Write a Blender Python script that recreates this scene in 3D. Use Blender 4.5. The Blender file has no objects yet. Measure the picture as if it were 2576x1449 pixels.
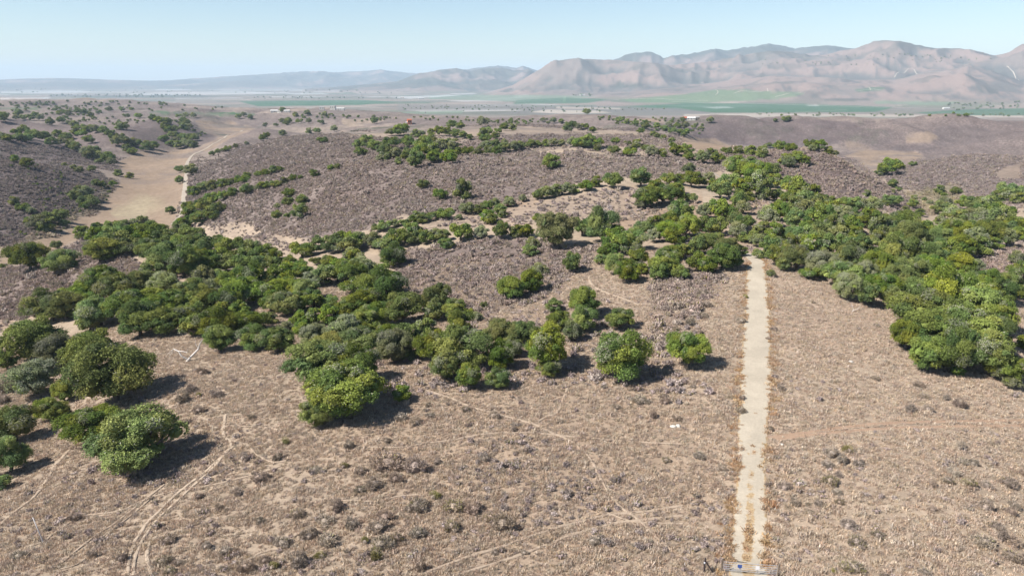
import bpy, bmesh, math, random
import numpy as np
from mathutils import Vector, Matrix

# ------------------------------------------------------------------ camera, sky, sun, exposure
W_REF, H_REF, F_REF = 2576.0, 1449.0, 1839.0      # reference frame for pixel positions
CAM_Z = 45.0
PITCH = math.atan((724.5 - 205.0) / F_REF)
SUN_ELEV = math.radians(46)
SUN_FROM = (-0.93, -0.36)                          # horizontal direction towards the sun

scene = bpy.context.scene
col = scene.collection
cam_d = bpy.data.cameras.new('camera'); cam = bpy.data.objects.new('camera', cam_d); col.objects.link(cam)
cam.location = (0, 0, CAM_Z)
cam.rotation_euler = (math.pi / 2 - PITCH, 0, 0)
cam_d.sensor_width = 36.0
cam_d.lens = 36.0 * F_REF / W_REF
cam_d.clip_start = 0.5; cam_d.clip_end = 90000
scene.camera = cam

world = bpy.data.worlds.new('World'); scene.world = world; world.use_nodes = True
nt = world.node_tree; bg = nt.nodes['Background']
sky = nt.nodes.new('ShaderNodeTexSky'); sky.sky_type = 'NISHITA'; sky.sun_disc = False
sky.sun_elevation = SUN_ELEV
sky.sun_rotation = math.atan2(SUN_FROM[0], SUN_FROM[1])
sky.air_density = 1.0; sky.dust_density = 0.25; sky.ozone_density = 2.8; sky.altitude = 100
bg.inputs[1].default_value = 0.061
nt.links.new(sky.outputs[0], bg.inputs[0])

sun_d = bpy.data.lights.new('sun', 'SUN'); sun = bpy.data.objects.new('sun', sun_d); col.objects.link(sun)
sun_d.energy = 5.0; sun_d.angle = math.radians(0.53); sun_d.color = (1.0, 0.95, 0.88)
_h = math.hypot(*SUN_FROM)
sdir = Vector((SUN_FROM[0] / _h * math.cos(SUN_ELEV), SUN_FROM[1] / _h * math.cos(SUN_ELEV), math.sin(SUN_ELEV)))
sun.rotation_euler = sdir.to_track_quat('Z', 'Y').to_euler()
sun.location = (-200, -80, 300)

vs = scene.view_settings
vs.view_transform = 'Standard'; vs.look = 'None'; vs.gamma = 1.0; vs.use_curve_mapping = False
vs.exposure = 1.2
scene.render.engine = 'CYCLES'
cy = scene.cycles
cy.use_denoising = True
try: cy.denoiser = 'OPENIMAGEDENOISE'
except Exception: pass
cy.max_bounces = 5; cy.diffuse_bounces = 2; cy.glossy_bounces = 1; cy.transmission_bounces = 3
cy.transparent_max_bounces = 6; cy.volume_bounces = 0
cy.use_adaptive_sampling = False
HAZE_DENSITY = 6.4e-5
rng = np.random.default_rng(7); random.seed(7)

# ------------------------------------------------------------------ pixel <-> place
CP, SP = math.cos(PITCH), math.sin(PITCH)
def ray(px, py):
    """pixel of the reference frame -> (azimuth, tan of depression, depth per horizontal metre)"""
    a = (px - W_REF / 2) / F_REF; v = (H_REF / 2 - py) / F_REF
    fy = CP + v * SP; fz = -SP + v * CP
    hl = np.hypot(a, fy)
    return np.arctan2(a, fy), -fz / hl, 1.0 / hl
def project(x, y, z):
    dz = z - CAM_Z
    depth = y * CP - dz * SP; up = y * SP + dz * CP
    depth = np.where(np.abs(depth) < 1e-3, 1e-3, depth)
    return W_REF / 2 + F_REF * x / depth, H_REF / 2 - F_REF * up / depth, depth

# ------------------------------------------------------------------ noise
def _hash(ix, iy, seed):
    h = (ix.astype(np.int64) * 374761393 + iy.astype(np.int64) * 668265263 + seed * 974634777) & 0xFFFFFFFF
    h = ((h ^ (h >> 13)) * 1274126177) & 0xFFFFFFFF
    h = ((h ^ (h >> 16)) * 2246822519) & 0xFFFFFFFF
    return ((h ^ (h >> 15)) & 0xFFFFFF) / float(0xFFFFFF)
def vnoise(x, y, seed=0):
    ix = np.floor(x); iy = np.floor(y); fx = x - ix; fy = y - iy
    fx = fx * fx * fx * (fx * (fx * 6 - 15) + 10); fy = fy * fy * fy * (fy * (fy * 6 - 15) + 10)
    a = _hash(ix, iy, seed); b = _hash(ix + 1, iy, seed); c = _hash(ix, iy + 1, seed); d = _hash(ix + 1, iy + 1, seed)
    return (a + (b - a) * fx) * (1 - fy) + (c + (d - c) * fx) * fy
def fbm(x, y, octv=4, seed=0, gain=0.5):
    s = 0; amp = 1; tot = 0
    for k in range(octv):
        s = s + amp * vnoise(x, y, seed + k * 17); tot += amp; amp *= gain
        x, y = (x * 1.6 + y * 1.2) + 13.7, (-x * 1.2 + y * 1.6) + 7.1
    return s / tot
def ridged(x, y, octv=4, seed=0):
    s = 0; amp = 1; tot = 0
    for k in range(octv):
        s = s + amp * (1 - np.abs(2 * vnoise(x, y, seed + k * 31) - 1)); tot += amp; amp *= 0.5
        x, y = (x * 1.6 + y * 1.2) + 3.7, (-x * 1.2 + y * 1.6) + 17.1
    return s / tot
def smooth(a, b, x):
    t = np.clip((x - a) / (b - a), 0, 1); return t * t * (3 - 2 * t)

# ------------------------------------------------------------------ the shape of the land
# control points: (pixel x, pixel y, height in metres) where the land is read against height,
# or (pixel x, pixel y, None, distance) where it is read against distance
CTRL_Z = [
 # hilltop in front
 (0,1449,-1),(650,1449,0),(1288,1449,0),(1880,1430,0),(2576,1449,.5),(0,1250,-5),(300,1190,-3),(600,1120,-1.2),
 (870,1090,0),(1280,1010,1),(1600,960,1.6),(1890,1000,2),(2300,950,1.6),(2576,970,0),(1288,1200,.5),(1890,1200,1),
 (2400,1200,1),(0,1080,-9),(150,960,-9),(400,930,-4.5),(700,910,-2),(950,920,-.4),(1250,900,.6),(1700,800,3),
 (1890,800,3.6),(1890,690,5),(1890,655,5.2),(2150,800,3.2),(2300,760,2.6),(2100,700,4.6),(1700,700,3.8),(1500,720,1.8),
 (1350,790,.4),(1100,800,-2),(850,800,-4),(600,800,-6),(300,850,-9),(0,880,-13),
 # left grove spur
 (700,700,-5),(900,680,-4),(400,700,-7),(250,620,-9.5),(400,600,-8),(560,620,-9),(700,655,-8.5),(200,760,-13),(0,800,-18),
 (350,660,-7),(170,650,-14),(60,690,-17),(0,720,-20),
 # chaparral slope in the middle
 (1250,750,-1),(1300,620,.3),(1050,690,-3),(1450,640,2),(1000,640,-4),(1600,620,3),
 (2576,760,.5),(2576,700,.5),(2400,640,0.4),(2576,620,-1.),(2250,640,3),(2100,600,4),
 # valley floor on the left
 (0,655,-32),(150,600,-32),(300,560,-32),(440,560,-32),(400,500,-32),(450,500,-31.5),(330,450,-32),(470,440,-31.5),
 (400,420,-32),(480,395,-31),(430,378,-31.5),(320,410,-32),(540,352,-31),(190,548,-32),(250,505,-32),(100,640,-32),
]
CTRL_D = [
 # ridge running away to the right of the middle
 (1890,620,190),(1890,560,215),(1800,500,250),(1680,525,235),(1780,430,330),(1900,385,385),(2010,420,335),(2130,412,350),
 (2200,450,345),(2265,500,335),(2310,540,315),(1960,385,370),(2050,375,365),(2000,500,265),(2150,520,255),(2000,560,220),(2150,560,215),
 (1560,490,255),(1560,455,275),(1560,560,222),
 # right-hand canyon and slopes
 (2300,475,420),(2400,530,335),(2480,600,250),(2180,405,750),(2250,422,690),(2330,500,400),(2200,436,480),(2317,408,510),(2450,388,530),
 (2576,399,520),(2576,372,800),(2300,368,850),(2400,342,890),(2576,332,900),(2400,300,965),(2576,297,965),(2200,308,985),
 (2000,298,1010),(1870,298,1010),(1800,303,1000),(1762,335,930),(1830,362,890),(1950,370,880),(2060,378,850),(2120,390,800),(2330,350,860),(2260,345,900),(2150,350,900),(2576,480,360),(2576,540,290),(2450,470,400),(2300,398,740),
 # mid hill
 (1330,387,370),(1163,500,270),(1383,425,312),(1000,565,235),(900,600,232),(620,600,285),(700,632,245),(1300,540,236),
 (1040,575,228),(1300,580,214),(1000,600,222),(740,622,238),(650,450,420),(500,562,392),(560,530,390),(890,415,385),(710,432,430),
 (850,370,520),(700,347,700),(600,350,800),(560,376,760),(960,385,420),(1100,385,390),(1450,372,380),(1600,385,370),(1700,372,385),
 (800,470,345),(900,520,285),(1200,450,300),(1000,440,330),(1500,470,265),(520,470,500),(530,420,600),
 # plateau and further
 (1000,337,610),(1240,345,560),(1500,337,620),(1700,345,560),(1500,320,800),(1800,365,480),(1030,312,950),(1250,318,800),(1400,297,1150),(1500,291,1200),
 (1600,300,1100),(1650,320,900),(1720,330,850),(1250,290,1250),(1050,290,1350),(900,318,900),(850,303,1150),(780,300,1250),(700,286,1500),(560,282,1500),(640,325,950),
 # left hills
 (0,480,430),(0,402,520),(150,422,535),(0,560,370),(0,520,400),(80,530,400),(120,470,470),(0,340,760),(200,372,725),(0,372,640),(120,390,650),
 (0,300,960),(200,322,930),(330,342,850),(430,312,1000),(400,296,1180),(500,340,980),(530,318,1250),(560,300,1400),(0,270,1600),(200,272,1700),(100,285,1300),
 (300,285,1500),(0,252,2500),(300,256,2500),(600,270,2050),(450,262,2300),(800,275,2100),
]
CTRL_XZ = [  # pixel column, distance, height: dips hidden behind crests
 (1500,420,2),(1300,470,-4),(1100,470,-6),(1800,520,-4),(2130,450,-16),(2000,470,-10),(2240,400,-14),(1900,620,-22),(1000,730,-6),(1500,720,-5),
 (250,330,-30),(400,320,-31),(600,330,-27),(0,290,-30),(0,610,-24),(0,850,-20),(700,800,-20),(850,1000,-25),(2000,1200,-34),(2400,1150,-34),(1850,1250,-38),
 (2576,1150,-30),(2450,640,-28),(2576,640,-26),(2330,640,-30),(2130,520,-26),(300,1100,-22),(100,1150,-18),(1500,1500,-25),(1250,1550,-28),
]
PLAIN = -92.0
for _px in range(-300, 2900, 200):
    CTRL_XZ += [(_px, 2700, PLAIN + 12 if _px > 500 else -45), (_px, 3100, PLAIN if _px > 500 else -60), (_px, 3600, PLAIN if _px > 300 else -75)]
for _px in (-500, 3100):
    CTRL_XZ += [(_px, 60, -2), (_px, 120, -9), (_px, 220, -16), (_px, 420, -24), (_px, 900, -14), (_px, 1600, -24)]
U, V, Q = [], [], []
for (px, py, z) in CTRL_Z:
    th, q, _ = ray(px, py); d = (CAM_Z - z) / q
    U.append(th); V.append(math.log(d)); Q.append(q)
for (px, py, d) in CTRL_D:
    th, q, _ = ray(px, py); U.append(th); V.append(math.log(d / math.cos(th))); Q.append(q)      # distance straight ahead
for (px, d, z) in CTRL_XZ:
    th, _, _ = ray(px, 420); d = d / math.cos(th); U.append(th); V.append(math.log(d)); Q.append((CAM_Z - z) / d)
U = np.array(U); V = np.array(V); Q = np.array(Q)
VS = 0.55                                            # stretch of ln(distance) against azimuth
def _phi(r2): return 0.5 * r2 * np.log(r2 + 1e-12)
_n = len(U)
_K = _phi((U[:, None] - U[None]) ** 2 + VS * VS * (V[:, None] - V[None]) ** 2) + np.eye(_n) * 1.5e-5
_P = np.stack([np.ones(_n), U, V * VS], 1)
_A = np.block([[_K, _P], [_P.T, np.zeros((3, 3))]])
_sol = np.linalg.solve(_A, np.concatenate([Q, np.zeros(3)]))
def tps(u, v):
    out = np.empty(u.shape)
    uf, vf, of = u.ravel(), v.ravel(), out.ravel()
    for s in range(0, uf.size, 40000):
        a = uf[s:s + 40000]; b = vf[s:s + 40000]
        k = _phi((a[:, None] - U[None]) ** 2 + VS * VS * (b[:, None] - V[None]) ** 2)
        of[s:s + 40000] = k @ _sol[:_n] + _sol[_n] + _sol[_n + 1] * a + _sol[_n + 2] * b * VS
    return of.reshape(u.shape)

MOUNTAINS = [  # base distance, crest distance, crest wander, gully strength, skyline
 (4700, 5900, 500, .9, [(1100,262),(1300,250),(1500,238),(1650,224),(1750,216),(1850,202),(1950,192),(2050,197),(2150,203),(2250,203),(2330,184),(2434,169),(2500,182),(2576,205),(2900,200)]),
 (5600, 7800, 700, 1., [(1080,256),(1180,243),(1230,234),(1290,216),(1340,186),(1385,161),(1430,155),(1530,157),(1600,163),(1700,169),(1788,161),(1840,149),(1898,135),(1988,135),(2038,144),(2088,134),(2138,127),(2200,108),(2250,113),(2290,118),(2350,128),(2420,131),(2500,146),(2534,141),(2576,119),(2900,90)]),
 (8600, 10200, 500, .8, [(1380,230),(1480,165),(1540,153),(1600,137),(1640,134),(1670,152),(1700,141),(1760,133),(1800,123),(1830,129),(1900,119),(1935,111),(1960,115),(2000,123),(2080,116),(2160,125),(2300,140),(2576,150),(2900,130)]),
 (8300, 10500, 700, 1., [(760,226),(860,219),(1000,206),(1060,186),(1110,178),(1150,174),(1185,180),(1215,173),(1260,172),(1290,181),(1330,176),(1380,200),(1450,225)]),
 (12000, 14000, 500, .6, [(1000,215),(1150,180),(1220,171),(1250,167),(1300,173),(1315,167),(1350,178),(1420,190),(1500,215)]),
 (13500, 17000, 800, .8, [(-400,200),(0,202),(60,199),(150,198),(250,201),(380,204),(430,203),(520,197),(600,192),(700,186),(760,181),(850,183),(900,181),(950,177),(990,182),(1040,186),(1200,195),(1400,210)]),
]
def land(th, d):
    """height of the land at azimuth th and horizontal distance d (numpy arrays)"""
    x = d * np.sin(th); y = d * np.cos(th)
    thc = np.clip(th, -0.74, 0.74)
    dc = np.clip(d, 46.0, 3600.0)
    z = CAM_Z - dc * tps(thc, np.log(dc))
    side = smooth(1.3, 2.6, np.abs(th))
    z = z * (1 - side) + side * (-6 - 20 * smooth(80, 900, d) - 60 * smooth(900, 3500, d))
    z = z * smooth(4, 46, d)
    far = smooth(2900, 3600, d)
    z = z * (1 - far) + far * PLAIN
    z = np.minimum(z, 40)
    # small swells and gullies
    amp = 0.22 * smooth(40, 160, d) + 1.1 * smooth(150, 500, d) + 3.0 * smooth(600, 1600, d) - 4.3 * far
    valley = np.clip((z + 30.0) / 6.0, 0, 1)
    z = z + amp * valley * (fbm(x / 45, y / 45, 4, 3) - 0.5) * 2
    gul = smooth(170, 420, d) * (1 - far) * valley
    z = z - gul * 5.0 * (ridged(x / 90 + 3, y / 90, 3, 21) - 0.50) * smooth(0.55, 0.9, ridged(x / 130 + 3, y / 130, 2, 77))
    out = smooth(620, 1000, d) * (1 - smooth(2300, 2900, d)) * valley
    z = z - out * 13.0 * smooth(.60, .92, ridged(x / 260 + 1.3, y / 330, 3, 211)) + out * 3.0 * (fbm(x / 180, y / 180, 3, 223) - .5)
    rh = smooth(.20, .32, th) * smooth(600, 800, d) * (1 - smooth(1150, 1300, d)) * np.clip((z + 34) / 10, 0, 1)
    z = z - rh * 19.0 * (ridged(x / 120 + .4 * y / 120, y / 210, 3, 231) - .6)
    z = z + 0.025 * (fbm(x / 3.0, y / 3.0, 2, 9) - .5) * (1 - smooth(120, 250, d))
    zz = z
    for li, (db, dcr, wand, gs, sk) in enumerate(MOUNTAINS):
        sx = np.array([ray(p[0], p[1])[0] for p in sk]); se = np.array([-ray(p[0], p[1])[1] for p in sk])
        el = np.interp(th, sx, se, left=-0.02, right=se[-1])
        wn = (fbm(x / 1500, y / 1500, 2, 40 + li) - .5) * 2
        cr = dcr + wand * wn
        s = np.clip((d - db) / (cr - db), 0, 1)
        back = np.clip((d - cr) / (0.25 * dcr), 0, 1)
        top = CAM_Z + cr * el - PLAIN
        prof = (0.55 * s + 0.45 * s * s * (3 - 2 * s)) * np.sqrt(np.clip(1 - back * back, 0, 1))
        # spurs running down towards the plain
        r1 = ridged(x / 900 + li * 3.1, y / 1900 + li, 3, 60 + li) - 0.55
        r2 = ridged(x / 420 + li, y / 420, 3, 90 + li) - 0.55
        cut = gs * (1.2 * r1 + 0.8 * r2) * (1 - s ** 3) * np.clip(s * 3.5, 0, 1)
        hgt = np.clip(top, 0, None) * np.clip(prof * (1 + cut), 0, 1.02)
        hgt = hgt + np.clip(top, 0, 260) * .12 * (ridged(x / 160, y / 160, 3, 5 + li) - .55) * np.clip(s * 4, 0, 1)
        zz = np.maximum(zz, np.where((d > db) & (el > -0.019), PLAIN + hgt, -1e4))
    return zz

# polar sheet: fine inside the view, coarse behind
_fine = np.radians(np.arange(-43, 43.001, 0.105))
_side = np.radians(np.arange(43.5, 180, 3.0))
TH = np.concatenate([-_side[::-1], _fine, _side]); 
DD = np.concatenate([[3, 10, 20, 30], np.exp(np.linspace(math.log(38), math.log(27000), 840))])
NT, ND = len(TH), len(DD)
GT, GD = np.meshgrid(TH, DD, indexing='ij')
GZ = land(GT, GD)
LD = np.log(DD)
def height_td(th, d):
    th = np.asarray(th, float); d = np.asarray(d, float)
    i = np.clip(np.searchsorted(TH, th) - 1, 0, NT - 2); j = np.clip(np.searchsorted(DD, d) - 1, 0, ND - 2)
    a = np.clip((th - TH[i]) / (TH[i + 1] - TH[i]), 0, 1); b = np.clip((d - DD[j]) / (DD[j + 1] - DD[j]), 0, 1)
    return (GZ[i, j] * (1 - a) + GZ[i + 1, j] * a) * (1 - b) + (GZ[i, j + 1] * (1 - a) + GZ[i + 1, j + 1] * a) * b
def height(x, y):
    x = np.asarray(x, float); y = np.asarray(y, float)
    return height_td(np.arctan2(x, y), np.hypot(x, y))
_MD = np.exp(np.linspace(math.log(45), math.log(20000), 2600))
def ground_at(px, py, lift_px=0.0):
    """first place on the land that a pixel looks at; lift_px raises the target by that many pixels' worth of metres"""
    th, q, k = ray(px, py)
    zr = CAM_Z - _MD * q
    zl = height_td(np.full(_MD.shape, th), _MD) + lift_px * _MD * k / F_REF
    hit = np.nonzero(zr <= zl)[0]
    if len(hit) == 0: return None
    i = hit[0]
    if i > 0:
        f0 = zr[i - 1] - zl[i - 1]; f1 = zr[i] - zl[i]; t = f0 / (f0 - f1 + 1e-9)
        d = _MD[i - 1] + (_MD[i] - _MD[i - 1]) * t
    else: d = _MD[0]
    x = d * math.sin(th); y = d * math.cos(th); z = float(height(x, y))
    return x, y, z, d * k

# ------------------------------------------------------------------ what covers the land
def in_poly(x, y, poly):
    r = np.zeros(x.shape, bool); n = len(poly)
    for i in range(n):
        x0, y0 = poly[i]; x1, y1 = poly[(i + 1) % n]
        if y0 == y1: continue
        c = ((y0 > y) != (y1 > y)) & (x < (x1 - x0) * (y - y0) / (y1 - y0) + x0)
        r ^= c
    return r
STRAW = (.385, .302, .224); SCRUB = (.205, .165, .152); SAND = (.42, .34, .26); VALLEY = (.29, .215, .155)
MTN = (.265, .195, .168); CROP = (.05, .125, .058); PALECROP = (.16, .21, .14); PLASTIC = (.66, .66, .66); RIPAR = (.17, .155, .14)
SOIL = (.345, .27, .205); REDSTRAW = (.32, .20, .125); DARKSCRUB = (.085, .09, .075); YGREEN = (.25, .24, .09); BLUFF = (.50, .43, .36)
# polygon in reference pixels, colour, opacity, scrub density, edge raggedness in pixels
COVER = [
 # broad scrub hillsides
 ([(470,480),(560,370),(700,345),(860,360),(960,365),(1300,380),(1600,388),(1830,400),(1800,430),(1560,450),(1340,480),(1280,510),(950,560),(900,580),(740,600),(600,560),(500,565),(470,540)], (.235,.192,.17), .8, .85, 16),
 ([(-200,370),(0,385),(150,410),(300,460),(290,500),(180,540),(0,620),(-300,700)], (.15,.127,.12), .9, 1.0, 10),
 ([(-200,310),(0,325),(200,360),(290,405),(290,420),(150,405),(0,390),(-200,380)], (.165,.138,.13), .85, .95, 8),
 ([(-100,300),(60,300),(220,320),(300,345),(290,385),(100,340),(-100,330)], SCRUB, .7, .85, 8),
 ([(380,300),(520,330),(545,352),(480,372),(380,362),(290,330)], (.165,.138,.13), .9, .9, 5),
 ([(1740,345),(1770,310),(1800,300),(2000,298),(2200,308),(2150,340),(2100,360),(2040,372),(2000,370),(1850,365)], (.165,.135,.135), 1.0, 1.0, 4),
 ([(2150,312),(2250,300),(2700,292),(2700,540),(2420,500),(2330,490),(2250,435),(2300,400),(2150,380)], SCRUB, .6, .8, 10),
 ([(2200,440),(2317,408),(2450,388),(2700,400),(2700,480),(2420,485),(2330,492),(2260,470)], (.20,.165,.15), .75, .85, 6),
 ([(2330,312),(2520,300),(2600,330),(2450,370),(2330,372),(2290,345)], SCRUB, .45, .9, 10),
 ([(1830,396),(1960,378),(2050,378),(2140,412),(2290,500),(2330,540),(2200,535),(2080,505),(1980,475),(1900,445)], (.205,.155,.135), .9, 1.0, 6),
 ([(1000,640),(1120,610),(1300,600),(1500,620),(1480,670),(1400,715),(1380,745),(1250,800),(1080,780),(1000,700)], SCRUB, .6, .92, 10),
 ([(1600,725),(1700,700),(1790,690),(1850,700),(1780,770),(1720,850),(1670,880),(1630,830)], SCRUB, .5, .8, 10),
 ([(-200,720),(0,680),(180,610),(240,600),(330,650),(350,690),(230,740),(100,790),(0,815),(-200,900)], SCRUB, .55, .9, 8),
 ([(2450,650),(2576,610),(2700,590),(2700,680),(2576,700),(2480,690)], SCRUB, .5, .9, 6),
 ([(560,345),(850,335),(960,345),(850,370),(700,375),(600,370)], (.27,.222,.19), .5, .7, 5),
 ([(1000,300),(1400,296),(1700,302),(1640,325),(1250,316),(1000,322)], SCRUB, .35, .6, 6),
 ([(1240,338),(1700,342),(1760,372),(1600,372),(1450,355),(1280,358)], SCRUB, .55, .9, 4),
 ([(2360,322),(2470,318),(2510,345),(2430,368),(2370,372),(2345,355)], (.15,.13,.128), .85, .95, 5),
 ([(2150,340),(2230,328),(2262,350),(2200,374),(2160,365)], (.155,.135,.13), .75, .9, 5),
 ([(2230,372),(2300,366),(2360,374),(2340,386),(2260,384)], (.15,.13,.128), .7, .9, 4),
 # yellow-green bottom plants
 ([(150,575),(230,535),(290,490),(300,455),(270,455),(230,500),(150,540),(60,600),(0,640),(0,660),(100,620)], YGREEN, .35, .8, 8),
 ([(2270,500),(2330,470),(2420,460),(2440,500),(2360,540),(2300,530)], YGREEN, .55, .7, 10),
 # valley floor and bare slopes
 ([(-200,640),(0,600),(0,668),(120,640),(190,600),(330,580),(440,578),(470,470),(482,400),(505,376),(430,374),(350,385),(296,410),(310,440),(300,470),(272,495),(242,540),(190,548),(150,590),(40,620),(-200,700)], VALLEY, .95, .0, 3),
 ([(490,380),(520,360),(560,335),(620,315),(645,322),(575,350),(515,382)], VALLEY, .8, .05, 2),
 ([(490,305),(530,298),(590,308),(605,330),(550,343),(505,332)], VALLEY, .85, .05, 3),
 ([(290,540),(350,505),(420,490),(430,520),(380,550),(310,560)], (.36,.32,.21), .5, .0, 12),
 ([(1700,345),(1800,350),(1840,372),(1760,378),(1720,362)], VALLEY, .85, .05, 3),
 ([(2120,390),(2180,380),(2310,385),(2330,398),(2250,425),(2200,436),(2160,410)], VALLEY, .85, .08, 4),
 ([(2120,350),(2170,370),(2200,395),(2170,400),(2130,375)], VALLEY, .6, .25, 6),
 ([(2280,345),(2330,330),(2370,350),(2340,362),(2280,362)], VALLEY, .7, .15, 6),
 ([(2500,430),(2576,410),(2576,450),(2520,450)], VALLEY, .5, .1, 6),
 ([(850,332),(1000,327),(1250,335),(1260,345),(1000,343),(900,345)], SOIL, .7, .1, 3),
 ([(860,300),(940,297),(980,305),(880,320),(860,312)], SOIL, .7, .1, 3),
 ([(900,318),(1300,318),(1700,335),(1680,341),(1300,332),(900,326)], SOIL, .75, .05, 2),
 ([(500,575),(620,560),(740,610),(740,650),(690,640),(600,600)], SOIL, .6, .25, 8),
 ([(1280,520),(1560,470),(1640,480),(1620,520),(1700,560),(1500,550),(1300,560),(1050,590),(1080,560)], SOIL, .75, .30, 8),
 ([(1480,680),(1560,670),(1640,740),(1630,800),(1580,830),(1560,760),(1400,720)], SOIL, .8, .06, 8),
 ([(1770,480),(1830,485),(1830,515),(1770,520)], SAND, .8, 0, 5),
 ([(180,1010),(220,870),(300,850),(330,900),(260,960)], SOIL, .6, .1, 10),
 ([(2020,740),(2060,720),(2100,760),(2110,790),(2040,775),(2000,765)], SAND, .75, 0, 9),
 ([(1940,690),(2050,690),(2200,800),(2260,830),(2200,900),(1990,880),(1935,800)], (.32,.225,.17), .4, .05, 22),
 ([(1600,300),(1660,297),(1690,312),(1620,315)], VALLEY, .8, .05, 3),
 ([(560,283),(380,280),(370,287),(520,292),(640,290),(640,284)], CROP, .85, 0, 1),
 ([(0,272),(90,268),(110,275),(0,278)], CROP, .7, 0, 1),
]
PLAIN_COVER = [
 # plain and foothills
 ([(600,256),(900,252),(1000,257),(900,265),(650,268)], CROP, .9), ([(1010,282),(1170,278),(1160,286),(1010,288)], PALECROP, .7),
 ([(1080,240),(1400,240),(1500,243),(1400,252),(1280,255),(1080,250)], PALECROP, .8),
 ([(1300,253),(1420,246),(1530,250),(1480,260),(1290,263)], CROP, .8),
 ([(1560,252),(1720,238),(1800,226),(1860,228),(1990,232),(2030,236),(1960,250),(1800,258),(1640,266)], (.13,.19,.10), .85),
 ([(1560,266),(1720,259),(2000,262),(2250,270),(2200,282),(2000,284),(1800,284)], CROP, .9),
 ([(2060,250),(2120,248),(2200,249),(2180,254),(2080,255)], DARKSCRUB, .8), ([(2200,254),(2420,258),(2380,265),(2200,262)], PALECROP, .8),
 ([(2300,284),(2440,276),(2700,270),(2700,290),(2400,292)], CROP, .8), ([(2150,228),(2190,220),(2230,222),(2210,228),(2160,232)], CROP, .8),
 ([(1531,216),(1560,205),(1580,214),(1650,208),(1600,220),(1535,224)], DARKSCRUB, .9),
 ([(1255,231),(1280,222),(1292,224),(1275,233)], DARKSCRUB, .85), ([(1300,226),(1330,215),(1335,224),(1310,231)], DARKSCRUB, .6),
 ([(1010,205),(1090,196),(1150,214),(1160,226),(1100,216),(1060,218)], DARKSCRUB, .85), ([(1160,220),(1200,222),(1205,231),(1180,232)], DARKSCRUB, .8),
 ([(860,222),(1010,208),(1080,206),(1000,216),(900,226),(830,226)], DARKSCRUB, .5),
 ([(1340,275),(1700,272),(1800,285),(1700,292),(1500,292),(1250,287)], RIPAR, .7), ([(1000,262),(1300,264),(1560,268),(1500,277),(1000,280)], RIPAR, .6),
 ([(1380,276),(1500,279),(1540,284),(1420,287),(1330,283)], BLUFF, .7),
 ([(1400,268),(1470,270),(1560,272),(1560,276),(1400,274)], BLUFF, .5),
 ([(1720,288),(1900,286),(2100,288),(2350,290),(2576,292),(2576,296),(2100,295),(1720,295)], BLUFF, .55),
 ([(330,258),(480,240),(640,248),(560,262)], RIPAR, .3),
 ([(0,217),(560,216),(560,224),(200,226),(0,228)], DARKSCRUB, .45), ([(130,239),(480,238),(560,244),(300,247),(120,244)], DARKSCRUB, .6),
 ([(0,247),(130,246),(120,249),(0,251)], PLASTIC, 0.48), ([(300,236),(600,230),(760,236),(560,239),(340,240)], PLASTIC, 0.33),
 ([(0,231),(200,229),(240,233),(60,235),(0,236)], PLASTIC, 0.36), ([(540,225),(780,226),(760,229),(560,229)], PLASTIC, 0.18),
 ([(720,236),(810,234),(830,237),(740,239)], PLASTIC, 0.36), ([(980,245),(1130,239),(1160,241),(1030,249)], PLASTIC, 0.45),
 ([(1130,236),(1190,235),(1200,238),(1150,239)], PLASTIC, 0.36), ([(1765,270),(1830,269),(1850,272),(1800,274)], PLASTIC, 0.30),
 ([(2030,266),(2065,265),(2060,268),(2035,268)], PLASTIC, 0.30), ([(1500,256),(1660,259),(1720,262),(1600,267),(1500,268)], MTN, .6),
]
GX = GD * np.sin(GT); GY = GD * np.cos(GT)
PX, PY, DEPTH = project(GX, GY, GZ)
front = DEPTH > 5
n_big = fbm(GX / 60, GY / 60, 4, 101); n_mid = fbm(GX / 14, GY / 14, 4, 131); n_sm = fbm(GX / 4.5, GY / 4.5, 3, 151)
# raggedness in picture units but fixed to the ground
jx = (fbm(GX / (GD * .020 + .5), GY / (GD * .020 + .5), 3, 171) - .5); jy = (fbm(GX / (GD * .020 + .5), GY / (GD * .020 + .5), 3, 191) - .5)
ALB = 0.66
C = np.empty(GX.shape + (3,)); C[:] = STRAW
C *= (0.86 + 0.28 * n_mid)[..., None]
red = smooth(.52, .72, n_big)[..., None] * .45; C = C * (1 - red) + np.array(REDSTRAW) * red
SC = 0.16 * smooth(.40, .7, n_big) + .05          # scrub density
SC = SC + smooth(280, 600, GD) * .45 * smooth(.3, .55, n_big)
def lay(colr, a):
    global C
    a = a[..., None]
    C = C * (1 - a) + np.array(colr) * a
near_m = GD < 3000
lay((.345, .27, .203), (1 - smooth(150, 230, GD)) * .55)
lay((.20, .165, .152), smooth(330, 650, GD) * np.clip(.35 + .9 * n_big, 0, .9))
for poly, colr, op, scr, rag in COVER:
    x0 = min(p[0] for p in poly) - 60; x1 = max(p[0] for p in poly) + 60; y0 = min(p[1] for p in poly) - 40; y1 = max(p[1] for p in poly) + 40
    sel = np.nonzero(front & near_m & (PX > x0) & (PX < x1) & (PY > y0) & (PY < y1))
    if len(sel[0]) == 0: continue
    m = np.zeros(len(sel[0]))
    for k in range(6):                              # soft, ragged edge
        f = (k + .5) / 6 * 1.6
        m += in_poly(PX[sel] + jx[sel] * rag * 9 * f, PY[sel] + jy[sel] * rag * 3.5 * f, poly)
    m /= 6
    if colr is not None:
        a = np.zeros(GX.shape); a[sel] = m * op * np.clip(.6 + .8 * n_mid[sel], 0, 1); lay(colr, a)
    SC[sel] = SC[sel] * (1 - m) + scr * m
lay((.205, .168, .155), np.clip(SC, 0, 1) * smooth(110, 160, GD) * .55)
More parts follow.
